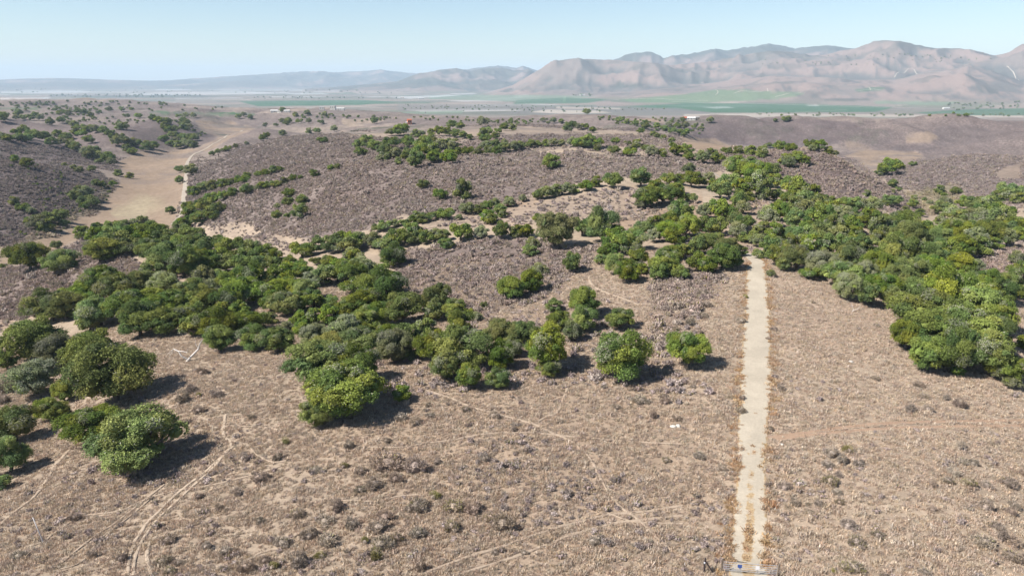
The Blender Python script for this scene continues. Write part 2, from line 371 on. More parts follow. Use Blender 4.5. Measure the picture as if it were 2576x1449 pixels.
# brush on the mesas beyond
mes = smooth(450, 800, GD) * (1 - smooth(2500, 3000, GD)) * np.clip(1 - SC * .6, 0, 1)
brush = fbm(GX / 120, GY / 120, 5, 261, .62); fleck = fbm(GX / 22, GY / 22, 4, 281, .65)
lay((.195, .16, .145), mes * smooth(.42, .56, brush * .55 + fleck * .45) * .75)
lay((.10, .105, .08), mes * smooth(.60, .68, brush * .5 + fleck * .5) * .8)
C *= (1 + .55 * (fbm(GX / 7, GY / 11, 4, 291, .7) - .5) * smooth(550, 850, GD) * (1 - smooth(2000, 2800, GD)))[..., None]
# plain, mountains
farm = smooth(2300, 3000, GD)
dry = fbm(GX / 500, GY / 250, 3, 301)
lay((.245, .195, .16), farm * .8)
# patchwork of fields on the plain
ca_, sa_ = math.cos(.42), math.sin(.42)
fx = (GX * ca_ + GY * sa_); fy = (-GX * sa_ + GY * ca_)
fx = fx + 60 * (fbm(GX / 900, GY / 900, 2, 401) - .5); cw = 520.0; chh = 330.0
ci = np.floor(fx / cw + .5 * np.floor(fy / chh)); cj = np.floor(fy / chh)
hsh = _hash(ci, cj, 9); hs2 = _hash(ci, cj, 19)
PAL = [(.28, .225, .185), (.23, .19, .155), (.20, .175, .145), (.12, .155, .10), (.075, .125, .065), (.15, .15, .115), (.50, .49, .47), (.33, .28, .23), (.25, .21, .17), (.10, .12, .085)]
for k, colr in enumerate(PAL):
    lay(colr, smooth(2900, 3400, GD) * ((hsh * len(PAL)).astype(int) == k) * (.35 + .5 * hs2))
edge = np.minimum(np.abs(fy / chh - np.round(fy / chh)) * chh, 999)
lay((.33, .28, .23), smooth(3000, 3500, GD) * (edge < 9) * .5)
lay((.13, .13, .10), farm * smooth(.58, .66, dry) * .6)
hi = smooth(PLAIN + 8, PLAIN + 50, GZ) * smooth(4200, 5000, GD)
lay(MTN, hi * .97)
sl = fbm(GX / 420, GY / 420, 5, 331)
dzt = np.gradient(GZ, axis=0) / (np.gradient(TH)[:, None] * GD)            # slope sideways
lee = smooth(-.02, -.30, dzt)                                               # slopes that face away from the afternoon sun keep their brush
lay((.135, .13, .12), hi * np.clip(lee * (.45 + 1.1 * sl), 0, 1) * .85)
lay((.17, .155, .14), hi * smooth(.52, .62, sl) * .55)
def blur(a, ra, rb):
    for ax, r_ in ((0, ra), (1, rb)):
        c = np.cumsum(np.concatenate([np.repeat(np.take(a, [0], ax), r_ + 1, ax), a, np.repeat(np.take(a, [-1], ax), r_, ax)], ax), ax)
        n_ = a.shape[ax]; a = (np.take(c, range(2 * r_ + 1, 2 * r_ + 1 + n_), ax) - np.take(c, range(0, n_), ax)) / (2 * r_ + 1)
    return a
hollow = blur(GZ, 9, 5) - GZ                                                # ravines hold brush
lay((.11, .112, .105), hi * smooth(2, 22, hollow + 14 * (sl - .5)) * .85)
lay(DARKSCRUB, hi * smooth(PLAIN + 350, PLAIN + 480, GZ + 260 * (sl - .5)) * .75)
lay(DARKSCRUB, hi * smooth(.64, .72, fbm(GX / 200, GY / 200, 4, 351)) * .5)
lay(DARKSCRUB, smooth(8600, 9300, GD) * hi * smooth(.30, .5, sl) * .8)
fld = farm * (1 - hi)
for poly, colr, op in PLAIN_COVER:
    x0 = min(p[0] for p in poly) - 9; x1 = max(p[0] for p in poly) + 9; y0 = min(p[1] for p in poly) - 9; y1 = max(p[1] for p in poly) + 9
    sel = np.nonzero(front & (GD > 1900) & (PX > x0) & (PX < x1) & (PY > y0) & (PY < y1))
    if len(sel[0]) == 0: continue
    m = np.zeros(len(sel[0]))
    for ox, oy in ((0, 0), (1.6, .4), (-1.6, -.4)):
        m += in_poly(PX[sel] + ox + jx[sel] * 5, PY[sel] + oy + jy[sel] * 1.4, poly)
    a = np.zeros(GX.shape); a[sel] = m / 3 * op; lay(colr, a)
SC = np.clip(SC * (1 - farm), 0, 1)

# ------------------------------------------------------------------ materials
MATS = {}
def new_mat(name):
    m = bpy.data.materials.new(name); m.use_nodes = True; MATS[name] = m
    n = m.node_tree.nodes; b = n['Principled BSDF']; b.inputs['Roughness'].default_value = .9
    b.inputs['Specular IOR Level'].default_value = .15
    return m, m.node_tree, n, m.node_tree.links, b
def plain_mat(name, colr, rough=.85, spec=.2, metal=0, var=.18, scale=6.0):
    m, t, n, l, b = new_mat(name)
    tc = n.new('ShaderNodeTexCoord'); nz = n.new('ShaderNodeTexNoise'); nz.inputs['Scale'].default_value = scale; nz.inputs['Detail'].default_value = 4
    l.new(tc.outputs['Object'], nz.inputs['Vector'])
    mr = n.new('ShaderNodeMapRange'); mr.inputs['From Min'].default_value = .3; mr.inputs['From Max'].default_value = .7
    mr.inputs['To Min'].default_value = 1 - var; mr.inputs['To Max'].default_value = 1 + var; l.new(nz.outputs['Fac'], mr.inputs['Value'])
    mx = n.new('ShaderNodeVectorMath'); mx.operation = 'SCALE'; mx.inputs[0].default_value = colr; l.new(mr.outputs[0], mx.inputs['Scale'])
    l.new(mx.outputs[0], b.inputs['Base Color'])
    b.inputs['Roughness'].default_value = rough; b.inputs['Specular IOR Level'].default_value = spec; b.inputs['Metallic'].default_value = metal
    return m
def math_node(n, op, *vals):
    k = n.new('ShaderNodeMath'); k.operation = op
    for i, v in enumerate(vals):
        if isinstance(v, (int, float)): k.inputs[i].default_value = v
    return k

def ground_material():
    m, t, n, l, b = new_mat('dry_hillside_soil')
    at = n.new('ShaderNodeAttribute'); at.attribute_name = 'cover'
    sc = n.new('ShaderNodeAttribute'); sc.attribute_name = 'scrub'
    geo = n.new('ShaderNodeNewGeometry')
    def noise(scale, det, rough=.6):
        k = n.new('ShaderNodeTexNoise'); k.inputs['Scale'].default_value = scale; k.inputs['Detail'].default_value = det
        k.inputs['Roughness'].default_value = rough; l.new(geo.outputs['Position'], k.inputs['Vector']); return k
    def rng_(src, a, c, lo, hi):
        k = n.new('ShaderNodeMapRange'); k.inputs['From Min'].default_value = a; k.inputs['From Max'].default_value = c
        k.inputs['To Min'].default_value = lo; k.inputs['To Max'].default_value = hi; l.new(src, k.inputs['Value']); return k.outputs[0]
    fine = noise(2.6, 5, .7); mid = noise(.33, 5, .65); big = noise(.045, 4); spot = noise(.42, 3, .55)
    v = math_node(n, 'MULTIPLY'); l.new(rng_(fine.outputs['Fac'], .3, .7, .82, 1.18), v.inputs[0]); l.new(rng_(mid.outputs['Fac'], .3, .7, .80, 1.2), v.inputs[1])
    v2 = math_node(n, 'MULTIPLY'); l.new(v.outputs[0], v2.inputs[0]); l.new(rng_(big.outputs['Fac'], .3, .7, .92, 1.08), v2.inputs[1])
    colr = n.new('ShaderNodeVectorMath'); colr.operation = 'SCALE'; l.new(at.outputs['Color'], colr.inputs[0]); l.new(v2.outputs[0], colr.inputs['Scale'])
    # low dead scrub between the bushes
    thr = math_node(n, 'SUBTRACT'); l.new(rng_(sc.outputs['Fac'], 0, 1, .30, .62), thr.inputs[0]); l.new(spot.outputs['Fac'], thr.inputs[1])
    fac = rng_(thr.outputs[0], -.05, .07, 0, .8)
    mx = n.new('ShaderNodeMix'); mx.data_type = 'RGBA'; dk = n.new('ShaderNodeVectorMath'); dk.operation = 'MULTIPLY'; dk.inputs[1].default_value = (.66, .63, .66); l.new(colr.outputs[0], dk.inputs[0]); l.new(dk.outputs[0], mx.inputs[7])
    l.new(fac, mx.inputs[0]); l.new(colr.outputs[0], mx.inputs[6])
    l.new(mx.outputs[2], b.inputs['Base Color'])
    bp = n.new('ShaderNodeBump'); bp.inputs['Strength'].default_value = .5; bp.inputs['Distance'].default_value = .25
    l.new(fine.outputs['Fac'], bp.inputs['Height']); l.new(bp.outputs[0], b.inputs['Normal'])
    b.inputs['Specular IOR Level'].default_value = .05; b.inputs['Roughness'].default_value = 1
    return m
ground_mat = ground_material()

def grid_mesh(name, verts, ni, nj, close=False):
    me = bpy.data.meshes.new(name)
    ii = np.arange(ni if close else ni - 1); jj = np.arange(nj - 1)
    I, J = np.meshgrid(ii, jj, indexing='ij'); I2 = (I + 1) % ni
    f = np.stack([I * nj + J, I2 * nj + J, I2 * nj + J + 1, I * nj + J + 1], -1).reshape(-1, 4)[:, ::-1]
    me.vertices.add(len(verts)); me.vertices.foreach_set('co', np.ascontiguousarray(verts, np.float32).ravel())
    me.loops.add(f.size); me.loops.foreach_set('vertex_index', f.ravel().astype(np.int32))
    me.polygons.add(len(f)); me.polygons.foreach_set('loop_start', np.arange(0, f.size, 4, dtype=np.int32))
    me.polygons.foreach_set('use_smooth', np.ones(len(f), bool))
    me.update(); me.validate()
    return me
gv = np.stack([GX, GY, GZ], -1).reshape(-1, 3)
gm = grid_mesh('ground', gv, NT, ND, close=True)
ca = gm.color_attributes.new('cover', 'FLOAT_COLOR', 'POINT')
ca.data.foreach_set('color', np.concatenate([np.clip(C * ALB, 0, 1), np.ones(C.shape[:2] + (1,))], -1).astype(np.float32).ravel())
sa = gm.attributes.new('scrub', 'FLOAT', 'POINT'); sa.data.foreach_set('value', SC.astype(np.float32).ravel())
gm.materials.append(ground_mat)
ground = bpy.data.objects.new('ground', gm); col.objects.link(ground); ground['kind'] = 'structure'

# ------------------------------------------------------------------ helpers for objects
def mesh_from(name, verts, faces, mats, colors=None, matidx=None, smooth_sh=False):
    me = bpy.data.meshes.new(name)
    me.from_pydata([tuple(v) for v in verts], [], [tuple(int(i) for i in f) for f in faces]); 
    for m in mats: me.materials.append(m)
    if colors is not None:
        a = me.color_attributes.new('tint', 'FLOAT_COLOR', 'POINT')
        a.data.foreach_set('color', np.concatenate([np.asarray(colors), np.ones((len(verts), 1))], 1).astype(np.float32).ravel())
    if smooth_sh: me.polygons.foreach_set('use_smooth', np.ones(len(me.polygons), bool))
    me.update(); return me
def obj(name, me, parent=None, loc=None, rot=None, scale=None):
    o = bpy.data.objects.new(name, me); col.objects.link(o)
    if parent is not None: o.parent = parent
    if loc is not None: o.location = loc
    if rot is not None: o.rotation_euler = rot
    if scale is not None: o.scale = scale
    return o
def tag(o, label, cat, group=None):
    o['label'] = label; o['category'] = cat
    if group: o['group'] = group
    return o
def quads_to_faces(n): return np.arange(n * 4).reshape(n, 4)
def rand_unit(n, r):
    v = r.normal(size=(n, 3)); return v / np.linalg.norm(v, axis=1)[:, None]
class Geo:
    """collects tubes, boxes and blobs into one mesh"""
    def __init__(s): s.v = []; s.f = []
    def add(s, v, f):
        b = len(s.v); s.v += [tuple(p) for p in v]; s.f += [tuple(i + b for i in q) for q in f]
    def tube(s, pts, rad, seg=6, cap=True):
        pts = [Vector(p) for p in pts]; rings = []
        for i, p in enumerate(pts):
            t = (pts[min(i + 1, len(pts) - 1)] - pts[max(i - 1, 0)]).normalized()
            a = t.orthogonal().normalized(); b = t.cross(a)
            rings.append([p + (a * math.cos(2 * math.pi * k / seg) + b * math.sin(2 * math.pi * k / seg)) * rad[i] for k in range(seg)])
        # keep rings aligned
        v = [q for r in rings for q in r]; f = []
        for i in range(len(pts) - 1):
            best = min(range(seg), key=lambda s_: sum((rings[i][k] - rings[i + 1][(k + s_) % seg]).length for k in range(seg)))
            for k in range(seg):
                f.append((i * seg + k, i * seg + (k + 1) % seg, (i + 1) * seg + (k + 1 + best) % seg, (i + 1) * seg + (k + best) % seg))
        if cap: f.append(tuple(range(seg))[::-1]); f.append(tuple((len(pts) - 1) * seg + k for k in range(seg)))
        s.add(v, f)
    def box(s, lo, hi):
        x0, y0, z0 = lo; x1, y1, z1 = hi
        s.add([(x0,y0,z0),(x1,y0,z0),(x1,y1,z0),(x0,y1,z0),(x0,y0,z1),(x1,y0,z1),(x1,y1,z1),(x0,y1,z1)],
              [(0,3,2,1),(4,5,6,7),(0,1,5,4),(1,2,6,5),(2,3,7,6),(3,0,4,7)])
    def mesh(s, name, mat, smooth_sh=False): return mesh_from(name, s.v, s.f, [mat], smooth_sh=smooth_sh)
def icosphere(sub):
    bm = bmesh.new(); bmesh.ops.create_icosphere(bm, subdivisions=sub, radius=1)
    v = np.array([p.co for p in bm.verts]); f = [[q.index for q in p.verts] for p in bm.faces]; bm.free(); return v, f
ICO1 = icosphere(1); ICO2 = icosphere(2)

# ------------------------------------------------------------------ foliage and bark
def leaf_material(name, hue_var=.03, val=(.76, 1.28), sat=1.0, transl=.25, zoned=False):
    m, t, n, l, b = new_mat(name)
    at = n.new('ShaderNodeAttribute'); at.attribute_name = 'tint'
    oi = n.new('ShaderNodeObjectInfo')
    hs = n.new('ShaderNodeHueSaturation')
    if zoned:            # plants strewn over a hillside take after the plant cover of that hillside
        zn = n.new('ShaderNodeAttribute'); zn.attribute_type = 'INSTANCER'; zn.attribute_name = 'zone'
        has = math_node(n, 'GREATER_THAN', 0.0, .001); l.new(zn.outputs['Fac'], has.inputs[0])
        mz = n.new('ShaderNodeMix'); mz.data_type = 'RGBA'; mz.inputs[6].default_value = (1, 1, 1, 1); l.new(has.outputs[0], mz.inputs[0]); l.new(zn.outputs['Color'], mz.inputs[7])
        mu = n.new('ShaderNodeVectorMath'); mu.operation = 'MULTIPLY'; l.new(at.outputs['Color'], mu.inputs[0]); l.new(mz.outputs[2], mu.inputs[1]); l.new(mu.outputs[0], hs.inputs['Color'])
    else: l.new(at.outputs['Color'], hs.inputs['Color'])
    def r_(mul, lo, hi):
        a = math_node(n, 'MULTIPLY', 0.0, mul); l.new(oi.outputs['Random'], a.inputs[0])
        f = math_node(n, 'FRACT'); l.new(a.outputs[0], f.inputs[0])
        k = n.new('ShaderNodeMapRange'); k.inputs['To Min'].default_value = lo; k.inputs['To Max'].default_value = hi; l.new(f.outputs[0], k.inputs['Value']); return k.outputs[0]
    l.new(r_(7.31, .5 - hue_var, .5 + hue_var * .25), hs.inputs['Hue'])
    l.new(r_(3.77, val[0], val[1]), hs.inputs['Value'])
    l.new(r_(11.9, sat * .86, sat * 1.14), hs.inputs['Saturation'])
    l.new(hs.outputs[0], b.inputs['Base Color'])
    b.inputs['Roughness'].default_value = .75; b.inputs['Specular IOR Level'].default_value = .12
    if transl > 0:
        tr = n.new('ShaderNodeBsdfTranslucent'); l.new(hs.outputs[0], tr.inputs['Color'])
        mx = n.new('ShaderNodeMixShader'); mx.inputs[0].default_value = transl
        l.new(b.outputs[0], mx.inputs[1]); l.new(tr.outputs[0], mx.inputs[2]); l.new(mx.outputs[0], n['Material Output'].inputs['Surface'])
    return m
leaf_mat = leaf_material('oak_leaves')
scrub_mat = leaf_material('dead_scrub', hue_var=.02, val=(.75, 1.25), sat=1.0, transl=.15, zoned=True)
grass_mat = leaf_material('straw_grass', hue_var=.02, val=(.75, 1.25), sat=1.0, transl=.3)
bark_mat = plain_mat('oak_bark', (.115, .095, .08), var=.4, scale=14)
deadwood_mat = plain_mat('bleached_wood', (.44, .41, .38), var=.3, scale=9)

LEAFCOL = np.array([(.130, .182, .044), (.152, .196, .046), (.108, .166, .048), (.172, .202, .046)])
GREYCOL = np.array((.26, .265, .185)); OLIVE = np.array((.225, .205, .08))
def crown_mesh(name, seed, nlobes, nleaf, leaf, spread=1.0, flat=1.0, lichen=.1, core=True, tone=0, low=False):
    """unit crown: width about 1, base of the tree at z = 0"""
    r = np.random.default_rng(seed)
    # lobe centres fill a lopsided dome
    cs, rs = [], []
    k = 0
    while len(cs) < nlobes and k < 4000:
        k += 1
        p = r.uniform(-1, 1, 3)
        if p[2] < -.92 or np.linalg.norm(p) > 1: continue
        if np.linalg.norm(p) < .45 and r.random() < .75: continue
        c = np.array([p[0] * .385 * spread, p[1] * .385 * spread, .385 + p[2] * .27 * flat])
        c[:2] *= 1 - .16 * max(0, p[2]); rad = r.uniform(.06, .165) * (1.12 - .25 * abs(p[2]))
        if low: c[2] -= .06
        if any(np.linalg.norm(c - q) < .62 * (rad + qr) * .9 for q, qr in zip(cs, rs)): continue
        c[2] = max(c[2], rad * (.4 if low else .7) + .03); cs.append(c); rs.append(rad)
    cs = np.array(cs); rs = np.array(rs)
    tone_l = r.uniform(.80, 1.22, len(cs)); kind = r.integers(0, len(LEAFCOL), len(cs)); lich = r.random(len(cs)) < lichen
    w = rs ** 2; w = w / w.sum()
    li = r.choice(len(cs), int(nleaf * 2.6), p=w)
    nrm = rand_unit(len(li), r); nrm[:, 2] = np.where(nrm[:, 2] < -.35, -nrm[:, 2], nrm[:, 2])
    rad = rs[li] * (1 + .26 * (fbm(nrm[:, 0] * 2.3 + li * 3.1, nrm[:, 1] * 2.3 + nrm[:, 2] * 1.7, 2, seed) - .5) * 2) * np.where(r.random(len(li)) < .25, r.uniform(.9, 1.28, len(li)), r.uniform(.8, 1.06, len(li)))
    pos = cs[li] + nrm * rad[:, None] * np.array([1.12, 1.12, .95])
    keep = np.ones(len(li), bool)
    for j in range(len(cs)):
        dd = np.linalg.norm((pos - cs[j]) / np.array([1.12, 1.12, .95]), axis=1)
        keep &= ~((dd < rs[j] * .80) & (li != j))
    keep &= pos[:, 2] > .035
    keep &= fbm(pos[:, 0] * 13 + pos[:, 2] * 9 + seed, pos[:, 1] * 13 - pos[:, 2] * 7, 2, seed + 5) < .66          # gaps
    idx = np.nonzero(keep)[0][:nleaf]; pos = pos[idx]; nrm = nrm[idx]; li = li[idx]; n = len(idx)
    nn = nrm * .75 + rand_unit(n, r) * .75 + np.array([0, 0, .18]); nn /= np.linalg.norm(nn, axis=1)[:, None]
    t = np.cross(nn, rand_unit(n, r)); t /= np.linalg.norm(t, axis=1)[:, None] + 1e-9; b = np.cross(nn, t)
    sz = leaf * r.uniform(.6, 1.35, n)
    a = t * sz[:, None]; bb = b * (sz * r.uniform(.45, .8, n))[:, None]
    bend = nn * (sz * .28)[:, None]
    q = np.stack([pos - a - bend, pos - bb, pos + a - bend, pos + bb], 1)
    cl = LEAFCOL[kind[li]] * tone_l[li][:, None] * r.uniform(.72, 1.3, (n, 1))
    pale = (lich[li] & (r.random(n) < .5)) | (r.random(n) < .02)
    cl = np.where(pale[:, None], GREYCOL * r.uniform(.7, 1.25, (n, 1)), cl)
    if tone == 1: cl = cl * .45 + OLIVE * .55 * r.uniform(.7, 1.3, (n, 1))
    if tone == 2: cl = cl * .55 + GREYCOL * .40
    v = q.reshape(-1, 3); f = [tuple(x) for x in quads_to_faces(n)]; c = np.repeat(cl, 4, 0)
    if core:
        iv, fi = ICO1; vv = [v]; cc = [c]; base = len(v)
        for j in range(len(cs)):
            s = rs[j] * .66 * (1 + .3 * (r.random((len(iv), 1)) - .5))
            p = cs[j] + iv * s * np.array([1.12, 1.12, .9]); p[:, 2] = np.maximum(p[:, 2], .05)
            vv.append(p); cc.append(np.repeat((LEAFCOL[kind[j]] * tone_l[j])[None], len(iv), 0))
            f += [tuple(x + base for x in y) for y in fi]; base += len(iv)
        v = np.concatenate(vv); c = np.concatenate(cc)
    return mesh_from(name, v, f, [leaf_mat], c)
def trunk_mesh(name, seed, spread=1.0):
    r = random.Random(seed); g = Geo()
    lean = (r.uniform(-.05, .05), r.uniform(-.05, .05))
    fork = Vector((lean[0], lean[1], .13))
    g.tube([(0, 0, -.05), (lean[0] * .3, lean[1] * .3, .04), fork], [.052, .040, .034], 7)
    nl = r.randint(4, 6); a0 = r.uniform(0, 6.28)
    for k in range(nl):
        a = a0 + 6.283 * k / nl + r.uniform(-.3, .3); L = r.uniform(.24, .34) * spread
        p1 = fork + Vector((math.cos(a) * L * .4, math.sin(a) * L * .4, r.uniform(.06, .12)))
        p2 = fork + Vector((math.cos(a) * L, math.sin(a) * L, r.uniform(.16, .30)))
        g.tube([fork - Vector((0, 0, .02)), p1, p2], [.024, .017, .007], 5)
        a2 = a + r.uniform(.4, .8)
        g.tube([p1, p1 + Vector((math.cos(a2) * L * .45, math.sin(a2) * L * .45, r.uniform(.08, .16)))], [.012, .004], 4)
    return g.mesh(name, bark_mat)
NEARC = [crown_mesh('oak_crown', 100 + k, [34, 28, 40, 30, 26, 36][k], 25000, .0112, [1.04, .95, 1.12, 1.0, 1.06, 1.1][k], [1.02, 1.15, .88, 1.08, .98, .92][k], [.06, .10, .05, .16, .08, .10][k]) for k in range(6)]
NEARC += [crown_mesh('oak_crown', 130, 34, 25000, .0112, 1, 1.0, .2, tone=1), crown_mesh('oak_crown', 131, 32, 25000, .0112, 1, 1.0, .45, tone=2)]
MIDC = [crown_mesh('oak_crown', 200 + k, [22, 26, 18, 24, 20][k], 5200, .0225, [1, 1.06, .95, 1, .98][k], [1, .85, 1.15, 1.05, .95][k], .08, low=(k in (2, 4))) for k in range(5)]
MIDC += [crown_mesh('oak_crown', 230, 22, 5200, .0225, 1, 1.0, .2, tone=1), crown_mesh('oak_crown', 231, 22, 5200, .0225, 1, 1.0, .4, tone=2)]
TRUNKS = [trunk_mesh('oak_trunk', 11 + k) for k in range(6)]

# ------------------------------------------------------------------ where the oaks stand: crown centre and crown width, in enlarged views of the photograph
def tile(ox, oy, s, rows): return [(ox + x / s, oy + y / s, w / s) + tuple(e) for (x, y, w, *e) in rows]
TREES = []
TREES += tile(0, 798.6, 5, [(380,250,740),(80,560,280),(700,480,470,'g'),(430,760,660,'g'),(1400,700,1080),(1150,470,640),(800,950,320,'b'),(600,1180,330)])
TREES += tile(0, 966, 3, [(100,330,330),(60,560,320),(400,220,200),(690,290,420),(1040,400,700),(10,740,150)])
TREES += tile(0, 549.6, 5, [(1040,180,220),(1220,120,160),(1420,160,260),(1560,130,200),(1790,90,260),(1240,260,300),(1400,240,260),(1690,200,300),(1900,180,320),
 (1500,330,300),(1290,430,360),(1640,350,300),(1800,280,260),(2050,230,260),(2250,150,200),(2350,230,280),(2500,220,200),(1880,420,330),(2250,330,260),(2420,340,280),
 (2100,520,420),(2300,600,380),(2450,500,280),(1900,700,300),(2080,850,360,'g'),(1330,800,420),(1150,900,380),(1550,900,460),(1800,850,340),(900,1020,360),(620,1130,480),
 (820,1150,360),(1050,1080,260),(1250,1200,420),(1120,1330,260),(1600,1120,460),(1850,1050,360),(2000,1180,380),(2200,1080,360),(2400,950,340),(1750,1330,460),
 (2100,1330,400),(2350,1250,380),(2500,1100,300),(360,530,400),(740,560,330),(700,350,120),(30,600,80)])
TREES += tile(429.4, 601.1, 5, [(60,60,200),(230,60,260),(400,130,260),(560,50,240),(700,100,280),(850,80,200),(1010,150,240),(1180,190,260),(1290,230,200),(350,260,300),
 (600,240,300),(780,230,260),(950,250,280),(480,340,260),(700,320,260),(900,360,300),(1080,340,260),(1250,330,220),(400,520,300,'g'),(620,480,260),
 (800,560,340),(1000,520,340),(330,640,260),(560,620,260,'g'),(900,700,420),(1050,620,280),(500,800,360),(720,800,360),(850,880,260),(330,920,300),
 (100,930,260),(650,950,300),(1300,480,280),(1480,440,300),(1230,520,240),(1650,430,280),(1800,500,260,'g'),(1950,480,280),(2100,420,300),(2250,460,300),(2420,380,260,'g'),
 (1300,680,320),(1500,620,320),(1700,680,320),(1250,820,280),(1450,850,340),(1650,800,320),(1800,780,300),(2020,800,200),(2330,590,220),(1500,310,180),(1640,320,160),
 (1820,280,140),(2000,290,200),(2280,230,240),(1650,130,280),(1850,100,220),(2030,90,240),(2280,60,240),(300,1130,300,'b'),(560,1120,420),(620,1300,360),
 (950,1060,360,'b'),(850,1130,220),(1130,1060,240),(1250,1000,200),(1050,1260,380),(1350,1290,380),(1450,1120,220,'b'),(1620,1020,260),(1650,1150,200),(1800,1000,260),(1980,1000,260),
 (2150,940,280),(2380,850,300),(2500,700,260),(1800,1250,360,'g'),(2000,1350,420,'o'),(2200,1200,400,'g'),(2450,1050,380)])
TREES += tile(858.7, 515.2, 3, [(30,280,140),(130,270,140),(240,280,130),(330,290,150),(440,260,150),(520,260,130),(540,200,130),(640,240,130),(700,220,120),(790,290,140,'g'),(760,230,130),
 (900,210,180),(1050,210,130),(1210,200,160),(1330,200,130,'g'),(1400,200,130),(1440,290,120),(1500,120,120),(1620,220,330,'o'),(1420,345,130),(1970,180,300),(1820,170,180),
 (90,400,160),(60,310,160),(390,400,200),(360,320,130),(60,520,200),(190,510,160,'g'),(310,520,180),(90,620,160),(270,610,250),(330,660,300),(460,800,280),(170,760,220),
 (60,780,150),(250,850,200),(720,740,260,'g'),(690,820,180),(850,800,200),(950,820,140),(1020,840,100),(1080,760,70,'b'),(150,1060,260),(100,960,200),(400,1100,260,'g'),
 (330,990,200),(500,1000,180),(530,1110,160),(650,940,180),(900,920,220),(720,1080,330),(930,1090,430),(780,1240,250),(960,1310,230),(680,1010,180,'b'),(1190,1320,190),(1200,1160,230),
 (1200,980,260,'o'),(1370,970,220),(1480,960,150),(1280,1080,200),(1550,1120,370),(1570,1235,190),(1280,640,230),(1430,590,220),(1490,480,150),(1740,450,180),(1830,750,300,'b'),
 (1600,760,150),(1640,880,190,'g'),(1830,890,210),(1740,970,180,'g'),(2100,870,200),(2110,1160,460),(2050,270,180),(2430,470,240)])
TREES += [(870,985,180),(800,915,150),(795,1042,84),(905,925,110),(845,1010,120),(1010,992,54,'b'),(1733,888,103,'b'),(1940,689,24)]
TREES += tile(1459.8, 412.2, 5, [(70,270,200),(200,220,180),(420,220,250),(760,190,290),(1370,70,180),(1120,190,200),(1250,200,180),(1400,200,260),(1530,230,160),(1620,160,180),(960,260,230),
 (850,430,330),(1050,400,320),(1230,400,260),(1400,420,180),(1200,300,220),(750,500,180),(1750,330,300),(1900,250,300),(2050,330,280),(1720,230,200),(2000,80,320),
 (2200,120,330),(2400,80,240),(2250,230,300),(2450,220,240),(2330,360,280),(2480,380,220),(2000,470,260),(2050,550,230),(2130,420,160),(230,780,280),(90,800,230),(380,830,300),
 (500,820,140),(1280,640,320),(1140,720,260),(960,760,260),(800,820,240),(1330,800,330),(1120,860,340),(930,900,240),(1200,930,300),(1560,600,260,'g'),(1750,600,280),(1880,620,240),
 (1560,760,260),(1720,800,280),(1950,700,240,'b'),(2080,740,250,'g'),(1980,860,280,'g'),(2110,900,240),(650,970,330),(480,1040,300),(330,1100,280),(250,1200,180),(700,1080,200),
 (470,1280,330),(700,1240,300),(600,1380,340),(780,1330,180),(1100,1250,360),(1000,1360,280),(1250,1380,240),(1180,1120,260),(1330,1080,260),(1500,1030,300),(1700,1000,340,'b'),
 (1880,1050,330,'b'),(1480,1250,300),(1600,1300,260),(1800,1200,400),(1950,1230,200),(2020,1100,170),(2350,680,280,'g'),(2500,620,260),(2300,800,240),(2450,880,280),(2250,960,240),
 (2380,1050,280),(2500,1000,200),(2250,1120,200),(2450,1180,260),(2550,1280,200)])
TREES += tile(1975, 446.5, 4.282, [(100,130,260),(300,190,240),(460,240,170),(60,210,200),(200,260,260),(100,330,240),(340,300,220),(600,310,200),(740,300,200),(830,290,180),(950,310,210),(480,360,240),
 (220,400,260,'g'),(380,440,260),(620,420,240,'g'),(780,430,220),(900,470,230),(100,480,240),(300,530,260,'b'),(500,540,260),(700,520,240),(60,600,220),(200,640,260),(400,620,240),(570,640,260,'g'),
 (760,600,220),(1040,560,260),(1150,530,240),(1000,640,220,'o'),(1280,540,280),(1330,630,300),(1450,560,260),(1560,600,240),(1180,680,220),(1200,450,220),(1080,430,160),(1240,420,150),(1580,680,180),
 (60,720,240),(250,750,260),(430,760,260),(620,760,260),(820,760,240),(960,740,220),(120,900,300),(380,960,320,'g'),(290,1020,220),(520,880,180,'g'),(700,900,300,'b'),(640,1060,360),(680,1220,300,'g'),
 (850,1080,300,'g'),(1000,980,340,'g'),(880,1290,260),(1060,1180,340,'b'),(1160,1320,260),(1230,1100,300,'g'),(1180,830,380,'b'),(1420,840,360,'b'),(1560,820,280),(1350,1050,320,'g'),(1550,1020,320,'g'),(1700,1050,280),
 (1450,1240,340,'b'),(1700,700,300),(1850,620,280),(1900,780,280),(2030,680,260,'g'),(2200,620,300),(2100,760,260),(2350,580,260),(2480,560,260),(1740,800,240),(1660,600,220),(2400,660,240,'g'),(2540,620,200),
 (2250,700,200),(1680,330,200),(1720,270,180),(1800,380,220),(1950,270,200),(2070,260,220),(2200,260,200),(2300,210,200),(2400,130,260),(2500,110,160),(1880,440,200),(2000,400,220),(2150,360,220,'g'),
 (2300,350,220),(2400,340,160),(1700,450,180),(1780,500,220),(1950,520,220),(2100,480,240,'g'),(2300,470,260),(2450,450,220),(2550,480,160),(2520,220,160),(1900,960,280),(1980,1060,220),(2060,960,180),
 (2500,880,200),(2540,1020,240),(2200,1150,320,'b'),(2420,1160,300,'b'),(2100,1250,300),(2350,1250,300,'b'),(1800,1180,320),(2540,1250,180),(880,180,110),(1110,250,180),(1180,240,140),(1070,290,100),
 (1370,290,120),(1300,345,110),(1460,375,110),(1390,220,100),(1670,130,140),(1840,140,130),(1560,270,90),(1710,185,70),(1160,80,120),(1220,120,80),(1160,150,70),(1500,240,60)])
